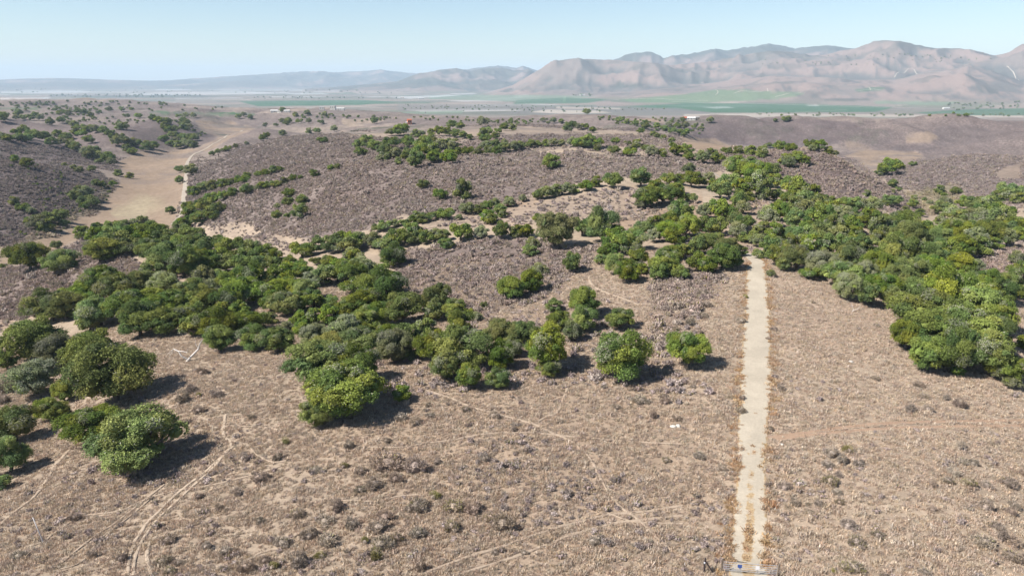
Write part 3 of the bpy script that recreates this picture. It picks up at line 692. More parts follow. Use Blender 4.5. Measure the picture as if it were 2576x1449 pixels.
TREES += tile(1717.3, 515.2, 3, [(1800,780,420),(2000,690,360),(2200,760,360),(1900,960,460),(2150,950,460),(2350,960,320),(1700,1000,260,'g'),(1850,1150,300),(2050,1120,360),(2300,1150,360),(2450,1250,250),
 (2080,1250,120),(2480,1330,150),(2350,850,300),(2580,1030,150)])
TREES += tile(858.7, 128.8, 3, [(1580,840,150),(910,1060,180),(740,1075,120),(615,1005,100),(430,830,75),(560,830,160),(690,800,120),(810,805,140),(140,750,110),(130,705,100),(200,680,120),(250,715,110),(380,680,140),
 (330,760,130),(410,770,110),(500,690,110),(620,700,150),(600,760,130),(700,740,130),(780,690,130),(850,700,130),(480,790,80),(350,790,90),(290,810,70),(520,760,110),(660,690,120),(740,710,110),(890,750,110),
 (960,750,90),(1040,750,110),(1110,750,100),(1090,710,100),(1170,755,90),(1230,730,90),(1160,700,100),(1300,720,110),(1350,715,90),(1430,700,80),(1480,700,70),(1540,695,70),(1600,690,80),(1660,690,70),(1740,690,90),
 (1800,690,120),(1860,690,120),(1930,700,100),(1930,725,80),(1840,680,110),(430,600,110),(370,610,80),(480,590,80),(560,620,80),(610,620,60),(680,615,70),(740,610,80),(800,615,80),(860,625,80),(920,635,70),(970,650,60),
 (1070,620,100),(1100,610,90),(1180,600,60),(1090,660,90),(1160,640,70),(1230,690,60),(830,555,85),(900,565,70),(1060,540,90),(1230,572,80),(1290,575,70),(250,530,60),(245,495,35),(1520,518,50),(1600,525,60),
 (1660,532,50),(1720,580,90),(1830,565,70),(1790,575,60),(1750,550,60),(1900,595,60),(1690,580,60),(2070,675,70),(2160,690,60),(2230,710,110),(2200,735,80),(2060,745,100),(2180,755,110),(2340,760,110),(2300,730,80),
 (2420,770,90),(2530,750,110),(2500,700,70),(2430,655,50),(2260,605,60),(2350,630,50),(2490,680,60),(2380,640,50),(1850,460,60),(2100,520,60),(2160,530,60),(2220,545,60),(2290,545,60),(2300,570,60),(2380,565,60),
 (2440,580,60),(2500,600,70),(2560,610,60),(2540,560,60),(2470,550,50),(280,1330,90),(330,1320,100),(400,1300,80),(470,1290,90),(540,1265,100),(600,1260,110),(560,1240,90),(650,1240,110),(790,1215,140),(720,1230,90),
 (920,1190,90),(960,1190,120),(1040,1190,110),(1100,1165,100),(1160,1150,100),(1200,1190,120),(1220,1220,100),(1100,1250,140),(1130,1270,110),(1260,1120,80,'b'),(1270,1140,100,'g'),(1370,1110,80),(890,1250,65),(1490,1080,110),
 (1540,1070,120),(1620,1050,120),(1700,1040,120),(1760,1040,90)])
TREES += tile(1717.3, 85.9, 3, [(30,880,110),(50,920,90),(150,930,130),(260,930,120),(210,890,110),(330,880,90),(420,870,110),(520,880,110),(600,890,120),(650,840,60),(730,850,100),(820,845,110),(960,830,110),(1030,840,110),
 (1100,870,90),(1150,900,70),(980,860,80),(770,940,120),(860,930,130),(920,960,90),(800,970,120),(520,960,120),(680,1040,90),(1560,1010,160),(1500,1040,90),(1640,1000,80),(1740,975,60),(20,690,70),(30,740,60),(10,760,50),
 (80,700,40),(0,650,50),(210,650,60),(800,640,50),(770,645,50),(700,650,40),(2140,610,40),(2460,612,40)])
TREES += tile(0, 128.8, 3, [(890,920,70,'b'),(975,940,60,'b'),(1360,895,60),(1440,905,100),(1350,980,60),(1290,1200,80),(2180,1065,110),(2280,1125,110),(2170,1140,100),(2090,1165,60),(2090,1240,100),(2260,1220,140),(2170,1240,70,'b'),
 (1380,1290,150),(1450,1230,150),(1560,1200,160),(1640,1180,130,'b'),(1500,1260,150),(1600,1240,120),(1420,1160,100),(1520,1150,110),(1600,1110,110),(1460,1070,90),(1540,1030,100),(1610,1020,90),(1680,1000,110),(1740,990,80),
 (1830,960,110),(1860,950,70),(1950,930,60),(2000,920,70),(2060,900,70),(2110,890,60),(1680,1090,100),(1750,1070,90),(1860,1040,110),(1950,1030,60),(1990,1010,90),(2080,1000,90),(2140,980,80),(2210,960,70),(2270,955,50),
 (2370,925,80),(2500,880,70),(2550,870,60),(2430,665,80),(2135,615,60),(2010,640,60),(1980,655,60),(1720,735,60),(1690,745,50),(1780,720,40),(1600,775,40),(1640,760,40),(1860,695,40),(2520,590,60),(2330,600,60),(2390,600,60),
 (380,520,110),(20,480,90),(20,510,70),(120,500,60),(170,500,60),(230,500,70),(300,505,60),(460,520,70),(530,530,90),(560,550,70),(260,480,60),(140,470,50),(600,570,80),(660,580,70),(720,590,80),(780,600,80),(840,640,80),
 (900,650,80),(880,690,80),(950,680,80),(1000,680,90),(1040,700,70),(1110,700,90),(1160,715,80),(1100,730,80),(960,740,80),(1000,760,60),(620,620,80),(670,670,80),(560,600,80),(500,640,90),(440,630,80),(350,640,80),(300,650,80),
 (250,640,80),(180,600,70),(120,610,70),(200,660,80),(140,650,70),(60,660,70),(10,640,60),(380,690,80),(450,690,70),(530,700,80),(570,730,80),(640,760,90),(700,760,80),(680,790,80),(760,800,90),(820,810,90),(840,840,70),(750,830,60),
 (900,560,90),(940,575,60),(1150,505,70),(1200,520,80),(1260,530,60),(1380,520,60),(1410,540,50),(1250,560,60),(1310,590,70),(1270,600,60),(1380,570,60),(1430,575,50),(1240,580,50),(1300,630,80),(1240,660,70),(1320,680,80),
 (1380,650,60),(1450,650,80),(1480,660,50),(1390,690,90),(1340,710,80),(1430,700,80),(1460,710,60),(1290,695,60),(200,850,80),(110,820,60),(690,890,60),(600,900,60),(560,880,50),(490,860,40),(650,1080,100),(600,1060,70),(660,1130,120),
 (560,1090,80),(640,1170,60),(720,1150,50),(770,1010,60),(850,1000,50),(730,1000,60),(380,1260,140),(450,1240,130),(290,1300,140),(240,1280,110),(350,1320,120),(480,1290,80),(170,1170,100),(230,1200,80),(100,1130,90),
 (490,460,40),(590,450,60),(640,460,60),(680,480,60),(450,470,40),(520,470,50),(830,440,40),(920,440,50),(990,440,30),(1400,490,50),(1460,490,50),(1350,490,40),(950,485,50),(1040,490,50),(1840,480,50),(1800,490,60),(1890,500,50),
 (2130,440,60),(2230,480,50),(2320,470,50),(2450,480,60),(2130,525,60),(2180,525,60),(2260,525,60),(2330,530,50),(2420,535,50),(2080,555,40),(2000,560,40),(2160,545,50)])

OAKS = []
for (px, py, w, *e) in TREES:
    g = ground_at(px, py, 0.36 * w)
    if g is None: continue
    x, y, z, dep = g
    W = w * dep / F_REF * (1.4 if (dep > 450 and px < 560) else 1.32 if (px < 1080 and 560 < py < 900) else 1.2 if dep > 420 or (px > 1880 and 480 < py < 830) else 1.12)
    OAKS.append(dict(px=px, py=py, w=w, x=x, y=y, z=z, dep=dep, W=max(2.2, min(W, 15.0)), kind=(e[0] if e else '')))
OAKS.sort(key=lambda o: -o['w'])

# ------------------------------------------------------------------ the 300 oaks that show largest
def in_p(px, py, poly): return bool(in_poly(np.array([px], float), np.array([py], float), poly)[0])
ZONES = [  # polygon in reference pixels, words that say where, group
 ([(-200,800),(330,800),(480,980),(500,1300),(-200,1400)], 'on the slope beside the leaning white pole', 'oaks on the slope by the pole'),
 ([(700,870),(1050,870),(1080,1110),(700,1110)], 'in the dark clump jutting into the dry grass', 'oaks of the jutting clump'),
 ([(1020,830),(1440,830),(1440,1040),(1020,1040)], 'in the broad clump at the grove edge facing the dry field', 'oaks of the broad edge clump'),
 ([(1340,740),(1840,740),(1840,1000),(1440,1000),(1340,850)], 'standing apart on the grass left of the pale dirt road', 'oaks apart by the dirt road'),
 ([(1240,640),(1500,620),(1500,780),(1240,790)], 'standing apart on the grey chaparral slope below the tree line', 'oaks apart on the chaparral'),
 ([(2150,650),(2700,650),(2700,1100),(2150,1100),(2240,860)], 'in the big clump right of the dirt road', 'oaks of the big right clump'),
 ([(1890,560),(2250,560),(2400,720),(2150,830),(1890,700)], 'just right of where the dirt road tops the rise', 'oaks right of the road crest'),
 ([(1440,590),(1890,590),(1890,740),(1440,740)], 'just left of where the dirt road tops the rise', 'oaks left of the road crest'),
 ([(1440,500),(1960,500),(1960,600),(1440,600)], 'behind the road crest, below the sandy clearing', 'oaks behind the road crest'),
 ([(1560,400),(2010,400),(2010,520),(1560,520)], 'on the ridge around the sandy clearing', 'oaks round the sandy clearing'),
 ([(1960,440),(2260,440),(2330,580),(1960,600)], 'in the grove on the flank above the right canyon', 'oaks above the right canyon'),
 ([(2250,440),(2700,400),(2700,680),(2330,680),(2250,560)], 'in the wood filling the right canyon side', 'oaks of the right canyon'),
 ([(-200,560),(240,560),(240,720),(-200,720)], 'alone on the scrub slope above the tan valley floor', 'oaks on the scrub slope'),
 ([(180,540),(720,540),(760,680),(560,680),(180,690)], 'on the crest of the left spur grove, above the tan valley', 'oaks on the crest of the left grove'),
 ([(380,790),(640,780),(700,900),(380,910)], 'at the grove edge behind the fallen dead limb', 'oaks behind the dead limb'),
 ([(60,660),(380,680),(340,900),(60,900)], 'round the bare pocket at the scrub-slope end of the left grove', 'oaks round the bare pocket'),
 ([(840,640),(1080,640),(1080,790),(900,860),(840,800)], 'at the left grove end next to the grey chaparral slope', 'oaks at the chaparral end of the grove'),
 ([(640,790),(900,790),(1060,860),(1060,900),(640,900)], 'along the left grove front between dead limb and jutting clump', 'oaks along the grove front'),
 ([(0,640),(1060,620),(1060,900),(0,900)], 'in the dense middle of the left grove', 'oaks of the dense left grove'),
 ([(730,560),(1560,520),(1560,660),(730,680)], 'in the lower tree line across the middle slope', 'oaks of the lower tree line'),
 ([(930,440),(1620,440),(1560,580),(930,600)], 'in the upper tree line along the ravine under the mid hill', 'oaks of the ravine tree line'),
 ([(1000,380),(1450,380),(1450,520),(1000,520)], 'standing on the open mid hillside', 'oaks on the open mid hillside'),
 ([(430,380),(930,380),(930,580),(430,580)], 'in the gullies of the mid hill beside the valley road', 'oaks of the mid hill gullies'),
 ([(1700,340),(2160,340),(2160,440),(1700,440)], 'on the ridge top left of the tan bowl', 'oaks on the far ridge top'),
 ([(840,320),(1780,320),(1780,440),(840,440)], 'on the crest of the mid hill', 'oaks on the mid hill crest'),
 ([(-200,200),(560,200),(560,680),(-200,680)], 'on the hills left of the tan valley', 'oaks left of the valley'),
]
UNIQUE = [  # pixel, full label
 (1562, 902, 'round bright green oak alone beside the dirt road, dark shadow to its right'),
 (1733, 888, 'small pale green round oak next to the dirt road edge'),
 (1559, 805, 'small round oak on bare tan soil behind the round bright oak'),
 (1376, 889, 'flat-topped oak with clear shaded trunk next to the round bright oak'),
 (1439, 665, 'small upright oak alone where chaparral meets bare tan soil'),
 (1399, 588, 'large olive-tinted oak in the lower tree line across the middle slope'),
 (1162, 482, 'largest round dark oak alone on the open mid hillside, long shadow'),
 (1385, 409, 'dark cone-shaped oak alone high on the open mid hillside'),
 (1105, 487, 'low rounded oak beside the largest round oak on the mid hillside'),
 (1064, 464, 'smallest round oak on the mid hillside near the largest round oak'),
 (1218, 769, 'tiny bright green sapling on the grey chaparral slope'),
 (347, 1100, 'biggest dark green oak near the wheel tracks, broad shadow beside it'),
 (280, 938, 'biggest spreading oak of the slope above the pole, wide crown and dark shadow'),
 (1010, 992, 'small light green oak bush at the shadow edge of the dark clump'),
 (430, 529, 'lone oak on the tan valley floor next to the lower valley road'),
 (480, 430, 'dark round oak overhanging the valley road'),
 (453, 427, 'greyer oak on the tan valley floor beside the valley road'),
 (450, 455, 'small dark oak on the tan valley floor edge of the road'),
 (72, 655, 'wide dark oak alone on the scrub slope above the tan valley floor'),
 (148, 661, 'olive green oak in the middle of the scrub slope above the valley'),
]
LOOK = {'': 'dark green oak', 'g': 'grey-green lichen-draped oak', 'b': 'bright yellow-green oak', 'o': 'olive brown oak'}
oak_crowns = {}
def plant_oak(o):
    r = random.Random(int(o['px'] * 7 + o['py'] * 13))
    lab = None
    for (ux, uy, ul) in UNIQUE:
        if abs(ux - o['px']) < 3.5 and abs(uy - o['py']) < 3.5: lab = ul
    zone = next((z for z in ZONES if in_p(o['px'], o['py'], z[0])), None)
    where, group = (zone[1], zone[2]) if zone else ('standing far out on the hills', 'oaks far out on the hills')
    if lab is None:
        sz = 'large ' if o['W'] > 9.6 else ('small ' if o['W'] < 6.2 else '')
        lab = sz + LOOK[o['kind']] + ' ' + where
    near = o['w'] > 62
    if near:
        i = {'o': 6, 'g': 7}.get(o['kind'], r.randrange(6)); cm = NEARC[i]
        if o['kind'] == 'g' and r.random() < .4: cm = NEARC[3]
    else:
        i = {'o': 5, 'g': 6}.get(o['kind'], r.randrange(5)); cm = MIDC[i]
    W = o['W']
    t = bpy.data.objects.new('oak_tree', None); col.objects.link(t)
    t.empty_display_size = .5
    t.location = (o['x'], o['y'], o['z'])
    t.rotation_euler = (0, 0, r.uniform(0, 6.283)); hs = r.uniform(.95, 1.2) * (.84 if o['w'] > 130 else .88 if (o['px'] < 1080 and 560 < o['py'] < 900) else 1); t.scale = (W * r.uniform(.94, 1.1), W * r.uniform(.82, 1.06), W * hs)
    tag(t, lab, 'tree', group)
    c = obj('crown', cm, t); obj('trunk', TRUNKS[r.randrange(6)], t)
    oak_crowns.setdefault(cm.name, c)
    return t
for o in OAKS[:300]: plant_oak(o)

# ------------------------------------------------------------------ scattering of uncountable plants over the ground
def scatter(name, pts, scl, rz, pick, sources, label, zone=None):
    n = len(pts)
    me = bpy.data.meshes.new(name); me.vertices.add(n); me.vertices.foreach_set('co', np.asarray(pts, np.float32).ravel())
    a = me.attributes.new('sc', 'FLOAT_VECTOR', 'POINT'); a.data.foreach_set('vector', np.asarray(scl, np.float32).ravel())
    a = me.attributes.new('rot', 'FLOAT_VECTOR', 'POINT'); a.data.foreach_set('vector', np.stack([np.zeros(n), np.zeros(n), rz], 1).astype(np.float32).ravel())
    a = me.attributes.new('pick', 'INT', 'POINT'); a.data.foreach_set('value', np.asarray(pick, np.int32))
    if zone is not None:
        a = me.attributes.new('zone', 'FLOAT_VECTOR', 'POINT'); a.data.foreach_set('vector', np.asarray(zone, np.float32).ravel())
    o = bpy.data.objects.new(name, me); col.objects.link(o); o['kind'] = 'stuff'; o['label'] = label
    ng = bpy.data.node_groups.new(name + '_scatter', 'GeometryNodeTree')
    ng.interface.new_socket('Geometry', in_out='INPUT', socket_type='NodeSocketGeometry'); ng.interface.new_socket('Geometry', in_out='OUTPUT', socket_type='NodeSocketGeometry')
    N, L = ng.nodes, ng.links
    gi = N.new('NodeGroupInput'); go = N.new('NodeGroupOutput'); iop = N.new('GeometryNodeInstanceOnPoints'); jn = N.new('GeometryNodeJoinGeometry')
    for s in sources:
        oi = N.new('GeometryNodeObjectInfo'); oi.transform_space = 'ORIGINAL'; oi.inputs['Object'].default_value = s; oi.inputs['As Instance'].default_value = True
        L.new(oi.outputs['Geometry'], jn.inputs[0])
    def attr(nm, dt):
        k = N.new('GeometryNodeInputNamedAttribute'); k.data_type = dt; k.inputs['Name'].default_value = nm; return k.outputs['Attribute']
    L.new(gi.outputs[0], iop.inputs['Points']); L.new(jn.outputs[0], iop.inputs['Instance']); iop.inputs['Pick Instance'].default_value = True
    L.new(attr('pick', 'INT'), iop.inputs['Instance Index']); L.new(attr('sc', 'FLOAT_VECTOR'), iop.inputs['Scale'])
    L.new(attr('rot', 'FLOAT_VECTOR'), iop.inputs['Rotation'])
    L.new(iop.outputs[0], go.inputs[0])
    m = o.modifiers.new('scatter', 'NODES'); m.node_group = ng
    return o
rest = [(o['x'], o['y'], o['z'], o['W']) for o in OAKS[300:]]
r2 = np.random.default_rng(55)
def fill_far(poly, n, wlo, whi):
    x0 = min(p[0] for p in poly); x1 = max(p[0] for p in poly); y0 = min(p[1] for p in poly); y1 = max(p[1] for p in poly)
    k = 0; tries = 0
    while k < n and tries < n * 12:
        tries += 1
        px, py = r2.uniform(x0, x1), r2.uniform(y0, y1)
        if not in_p(px, py, poly): continue
        g = ground_at(px, py)
        if g is None: continue
        rest.append((g[0], g[1], g[2], min(r2.uniform(wlo, whi), 8.5 * g[3] / F_REF))); k += 1
fill_far([(-40,268),(330,262),(560,268),(560,278),(330,282),(-40,280)], 40, 6, 11)
fill_far([(0,283),(130,286),(330,300),(380,310),(300,318),(120,300),(0,296)], 60, 6, 11)
fill_far([(120,268),(240,266),(290,280),(230,290),(140,282)], 45, 5, 10)
fill_far([(0,262),(130,258),(150,266),(60,272),(0,270)], 30, 6, 11)
fill_far([(380,292),(470,310),(520,335),(500,352),(450,330),(400,305)], 50, 5, 9)
fill_far([(1700,300),(1780,318),(1760,340),(1690,335),(1600,322),(1480,300),(1500,296)], 90, 5, 10)
fill_far([(900,300),(1000,298),(1010,303),(880,312)], 16, 4, 8)
fill_far([(0,258),(200,256),(420,260),(420,266),(0,264)], 30, 8, 13)
fill_far([(130,239),(480,238),(560,244),(300,247),(120,244)], 70, 14, 26)
fill_far([(1000,264),(1300,266),(1560,270),(1700,276),(1500,283),(1250,283),(1000,278)], 110, 6, 14)
fill_far([(1240,300),(1380,303),(1420,312),(1330,318),(1220,310)], 40, 5, 9)
fill_far([(1020,297),(1120,295),(1400,308),(1380,316),(1100,306)], 34, 5, 9)
fill_far([(1900,286),(2576,288),(2576,294),(1900,294)], 60, 7, 16)
fill_far([(2380,262),(2576,256),(2576,276),(2400,280)], 40, 9, 18)
fill_far([(700,285),(860,290),(960,296),(880,302),(760,300)], 26, 6, 10)
fill_far([(640,244),(1000,246),(1000,250),(640,250)], 30, 12, 22)
fill_far([(1440,238),(1490,238),(1490,243),(1440,243)], 14, 10, 18)
fill_far([(0,224),(1000,224),(1000,236),(0,236)], 60, 14, 26)
fill_far([(1830,150),(2300,135),(2500,150),(2200,165),(1830,165)], 70, 8, 16)
fill_far([(120,470),(290,470),(280,500),(200,548),(100,560),(60,520)], 70, 2.5, 5.5)
fill_far([(0,400),(120,420),(200,450),(120,480),(0,440)], 22, 2.5, 5)
fill_far([(0,560),(150,560),(180,580),(60,600),(0,610)], 30, 3, 7)
pts = np.array([(a, b, c - .05) for a, b, c, w in rest]); ws = np.array([w for *_, w in rest])
srcs = [oak_crowns[m.name] for m in MIDC if m.name in oak_crowns]
scl = np.stack([ws, ws * r2.uniform(.9, 1.1, len(ws)), ws * r2.uniform(.8, 1.05, len(ws))], 1)
scatter('distant_oaks', pts, scl, r2.uniform(0, 6.28, len(ws)), r2.integers(0, len(srcs), len(ws)), srcs, 'small dark oaks dotted over the far hills and plain')

# ------------------------------------------------------------------ dry scrub bushes
SCRUBCOL = np.array([(.29, .235, .215), (.265, .22, .205), (.32, .258, .215), (.24, .205, .18)])
FGCOL = np.array([(.28, .23, .185), (.25, .21, .175), (.31, .25, .18), (.225, .19, .145)])
def bush_mesh(name, seed, n, size, mat, cols, green=0.0, spiky=.6, hgt=.55, core=True):
    """unit bush: width about 1, sitting on z = 0"""
    r = np.random.default_rng(seed)
    lob = [(0, 0, .18, .34)] + [(math.cos(a) * d, math.sin(a) * d, r.uniform(.08, .2), r.uniform(.14, .24)) for a, d in zip(r.uniform(0, 6.28, 6), r.uniform(.18, .34, 6))]
    lob = np.array(lob); li = r.integers(0, len(lob), n)
    nr = rand_unit(n, r); nr[:, 2] = np.abs(nr[:, 2])
    base = lob[li, :3] * [1, 1, .4]; pos = lob[li, :3] + nr * (lob[li, 3] * r.uniform(.7, 1.15, n))[:, None] * [1, 1, hgt / .5]
    pos[:, 2] = np.maximum(pos[:, 2] * hgt / .5, .01)
    dirv = pos - base; dirv /= np.linalg.norm(dirv, axis=1)[:, None] + 1e-6
    dirv = dirv * spiky + rand_unit(n, r) * (1 - spiky) + [0, 0, .2]; dirv /= np.linalg.norm(dirv, axis=1)[:, None]
    sd = np.cross(dirv, rand_unit(n, r)); sd /= np.linalg.norm(sd, axis=1)[:, None] + 1e-6
    L = size * r.uniform(.7, 1.6, n); w = size * r.uniform(.22, .42, n)
    p0 = pos - dirv * L[:, None]; p1 = pos + dirv * L[:, None]
    q = np.stack([p0 - sd * w[:, None] * .5, p0 + sd * w[:, None] * .5, p1 + sd * w[:, None], p1 - sd * w[:, None]], 1)
    q[..., 2] = np.maximum(q[..., 2], -.03)
    c = cols[r.integers(0, len(cols), n)] * r.uniform(.7, 1.35, (n, 1))
    gmask = r.random(n) < green; c = np.where(gmask[:, None], np.array((.21, .20, .07)) * r.uniform(.7, 1.3, (n, 1)), c)
    v = q.reshape(-1, 3); f = [tuple(x) for x in quads_to_faces(n)]; c = np.repeat(c, 4, 0)
    if core:
        iv, fi = ICO1; vv = [v]; cc = [c]; b0 = len(v)
        for (x, y, z, s) in lob[:5]:
            p = np.array([x, y, z * .7]) + iv * s * .72 * np.array([1, 1, hgt / .5]) * (1 + .35 * (r.random((len(iv), 1)) - .5)); p[:, 2] = np.maximum(p[:, 2], -.02)
            vv.append(p); cc.append(np.repeat((cols[0] * r.uniform(.8, 1.1))[None], len(iv), 0)); f += [tuple(k + b0 for k in y) for y in fi]; b0 += len(iv)
        v = np.concatenate(vv); c = np.concatenate(cc)
    return mesh_from(name, v, f, [mat], c)
BUSH = [bush_mesh('scrub_bush', 400 + k, 1300, .036, scrub_mat, FGCOL, [0, .05, 0, .25, .9][k], .65, [.55, .45, .62, .5, .55][k]) for k in range(5)]
SMALL = [bush_mesh('low_scrub', 430 + k, 120, .11, scrub_mat, SCRUBCOL, [0, .04, .0, .22][k], .55, [.5, .42, .58, .5][k]) for k in range(4)]
GRASSCOL = np.array([(.465, .375, .28), (.405, .338, .265), (.515, .415, .305), (.395, .295, .205), (.425, .368, .30)])
def tuft_mesh(name, seed, n):
    r = np.random.default_rng(seed); a = r.uniform(0, 6.28, n); d = r.uniform(0, .42, n)
    p0 = np.stack([np.cos(a) * d, np.sin(a) * d, np.full(n, -.03)], 1)
    lean = r.normal(size=(n, 3)) * [.45, .45, 0] + [0, 0, 1]; lean /= np.linalg.norm(lean, axis=1)[:, None]
    L = r.uniform(.16, .42, n); sd = np.cross(lean, rand_unit(n, r)); sd /= np.linalg.norm(sd, axis=1)[:, None]; w = r.uniform(.02, .05, n)
    p1 = p0 + lean * L[:, None]
    q = np.stack([p0 - sd * w[:, None], p0 + sd * w[:, None], p1 + sd * w[:, None] * .4, p1 - sd * w[:, None] * .4], 1).reshape(-1, 3)
    c = GRASSCOL[r.integers(0, len(GRASSCOL), n)] * r.uniform(.75, 1.3, (n, 1))
    return mesh_from(name, q, [tuple(x) for x in quads_to_faces(n)], [grass_mat], np.repeat(c, 4, 0))
TUFT = [tuft_mesh('grass_tuft', 500 + k, 46) for k in range(4)]

BUSHES = []
BUSHES += tile(0, 966, 3, [(570,1010,110),(140,1300,120),(1270,1170,130),(1230,1330,140),(1280,1410,100,'g'),(1700,1260,110),(1960,710,150),(2240,980,120),(2130,1200,140),(2330,1150,140),(2000,1330,100),
 (2250,1340,160),(2060,1380,100,'y'),(1860,1390,150),(2480,1180,180),(1440,50,110),(1500,90,60,'y'),(1640,80,120),(2155,435,80,'y'),(2450,1030,160),(1500,850,80),(1800,820,90),(1840,560,100),(2100,560,90),(1560,1230,90),(1350,1350,90),
 (920,1320,110),(700,1290,80),(1900,250,70),(2380,640,90),(1960,1030,90),(1660,930,70),(2540,930,120),(2420,1300,100,'y')])
TREES_B2 = [(350,590,260),(560,630,200),(330,1000,150),(280,1080,180),(80,1060,130),(570,920,170),(700,850,110,'y'),(840,930,180,'g'),(1000,950,140),(1130,1010,130,'g'),(1220,1060,200),(830,1080,140,'g'),(580,1130,140),(420,1170,120,'g'),
 (300,1210,180),(270,1290,150,'y'),(180,1190,90,'y'),(150,660,110),(410,720,130),(250,760,150),(140,800,100,'g'),(1080,570,80),(940,195,90,'g'),(1150,240,110),(670,240,80),(2260,120,140),(2430,90,80),(2440,140,90),(2350,240,80),(2450,575,90,'g'),
 (2530,260,80),(2080,180,60),(600,1390,100),(1220,660,60),(720,590,80),(1500,1180,60),(1380,1270,70),(1160,1270,70),(660,160,60),(450,260,110),(560,290,110),(1300,345,60),(1560,1190,60),(1900,1190,110),(2010,1200,90),(20,620,80,'y'),(60,470,90),(340,430,80)]
BUSHES += tile(858.7, 966, 3, TREES_B2)
BUSHES += tile(1717.3, 966, 3, [(740,30,70),(1780,10,80),(1720,200,90),(1850,190,90),(2090,160,100),(1990,110,70),(1820,90,90),(2100,480,90),(2110,580,100),(2190,600,70),(2050,670,100),(1120,530,120),(1250,505,100,'y'),(1200,580,100),(1090,610,100),
 (1330,600,100),(1110,740,130,'g'),(1180,690,70),(1160,820,80),(850,890,90),(1180,890,80,'g'),(1020,900,80),(1880,760,80),(2000,730,100,'g'),(2160,750,120,'g'),(2290,760,100),(2450,740,130),(2570,680,80),(2280,930,110),(2300,880,90),(2480,970,80),(2500,920,100),
 (1880,950,80),(1240,1070,110),(1470,1140,120,'g'),(1310,1190,150,'g'),(1290,1390,180,'g'),(2280,1190,180),(2400,1150,120),(2500,1200,130),(2360,1070,100),(2480,1290,160),(2560,1320,100),(1830,1420,110),(1140,1410,60,'y'),(760,780,100),(300,640,70),(450,110,60),
 (440,200,80),(660,340,60),(130,540,110),(80,20,50),(960,960,60),(1160,1360,60),(2100,1230,70),(1660,1090,50)])
# bushes on the shrubby ground beside the near road and under the trees
BUSHES += tile(1717.3, 515.2, 3, [(60,640,70),(130,600,80),(150,680,90),(180,760,90),(90,780,90),(40,720,70),(150,840,80),(60,900,90),(110,960,100),(30,1000,60),(440,880,80),(470,700,50,'y'),(470,780,50),(690,940,60),(650,1010,50),(2540,840,80),(990,740,40,'g'),(1460,1310,70),(1770,1360,80),
 (660,515,70,'g'),(740,1390,70)])
BUSHES += tile(0, 798.6, 5, [(2420,900,180),(2540,700,160),(2300,1040,190),(2500,1180,160),(100,900,260),(60,1050,180)])
LOOKB = {'': 'grey-brown dead scrub bush', 'g': 'olive-tinted scrub bush', 'y': 'yellow-green scrub bush'}
def bush_where(px, py):
    if px > 1930: return ('right of the dirt road', 'scrub bushes right of the dirt road') if py > 1130 else ('right of the road near the big oak clump', 'scrub bushes near the big right clump')
    if py < 1000: return ('between the oaks left of the dirt road', 'scrub bushes between the oaks')
    if px > 1500: return ('on the grass just left of the dirt road', 'scrub bushes left of the dirt road')
    if px > 780: return ('in the scrubby patch below the jutting oak clump', 'scrub bushes of the scrubby patch')
    return ('around the wheel tracks by the leaning pole', 'scrub bushes by the wheel tracks')
bush_src = {}
for (px, py, w, *e) in BUSHES:
    k = e[0] if e else ''
    g = ground_at(px, py + w * .12)
    if g is None: continue
    W = w * g[3] / F_REF * 1.05; rr = random.Random(int(px * 31 + py))
    mi = {'': rr.choice([0, 0, 1, 2]), 'g': 3, 'y': 4}[k]
    o = obj('scrub_bush', BUSH[mi], None, (g[0], g[1], g[2] - .02), (0, 0, rr.uniform(0, 6.28)), (W, W * rr.uniform(.8, 1.1), W * rr.uniform(.8, 1.15)))
    wh, gr = bush_where(px, py); tag(o, LOOKB[k] + ' ' + wh, 'bush', gr); bush_src.setdefault(mi, o)

# low chaparral over the hillsides: density follows the scrub cover
def sample_ground(n, dlo, dhi, power=2.0, half=.66, seed=1):
    r = np.random.default_rng(seed); th = r.uniform(-half, half, n)
    u = r.random(n)
    d = (dlo ** power + u * (dhi ** power - dlo ** power)) ** (1 / power) if power else np.exp(np.log(dlo) + u * np.log(dhi / dlo))
    i = np.clip(np.searchsorted(TH, th), 0, NT - 1); j = np.clip(np.searchsorted(DD, d), 0, ND - 1)
    return th, d, SC[i, j], r

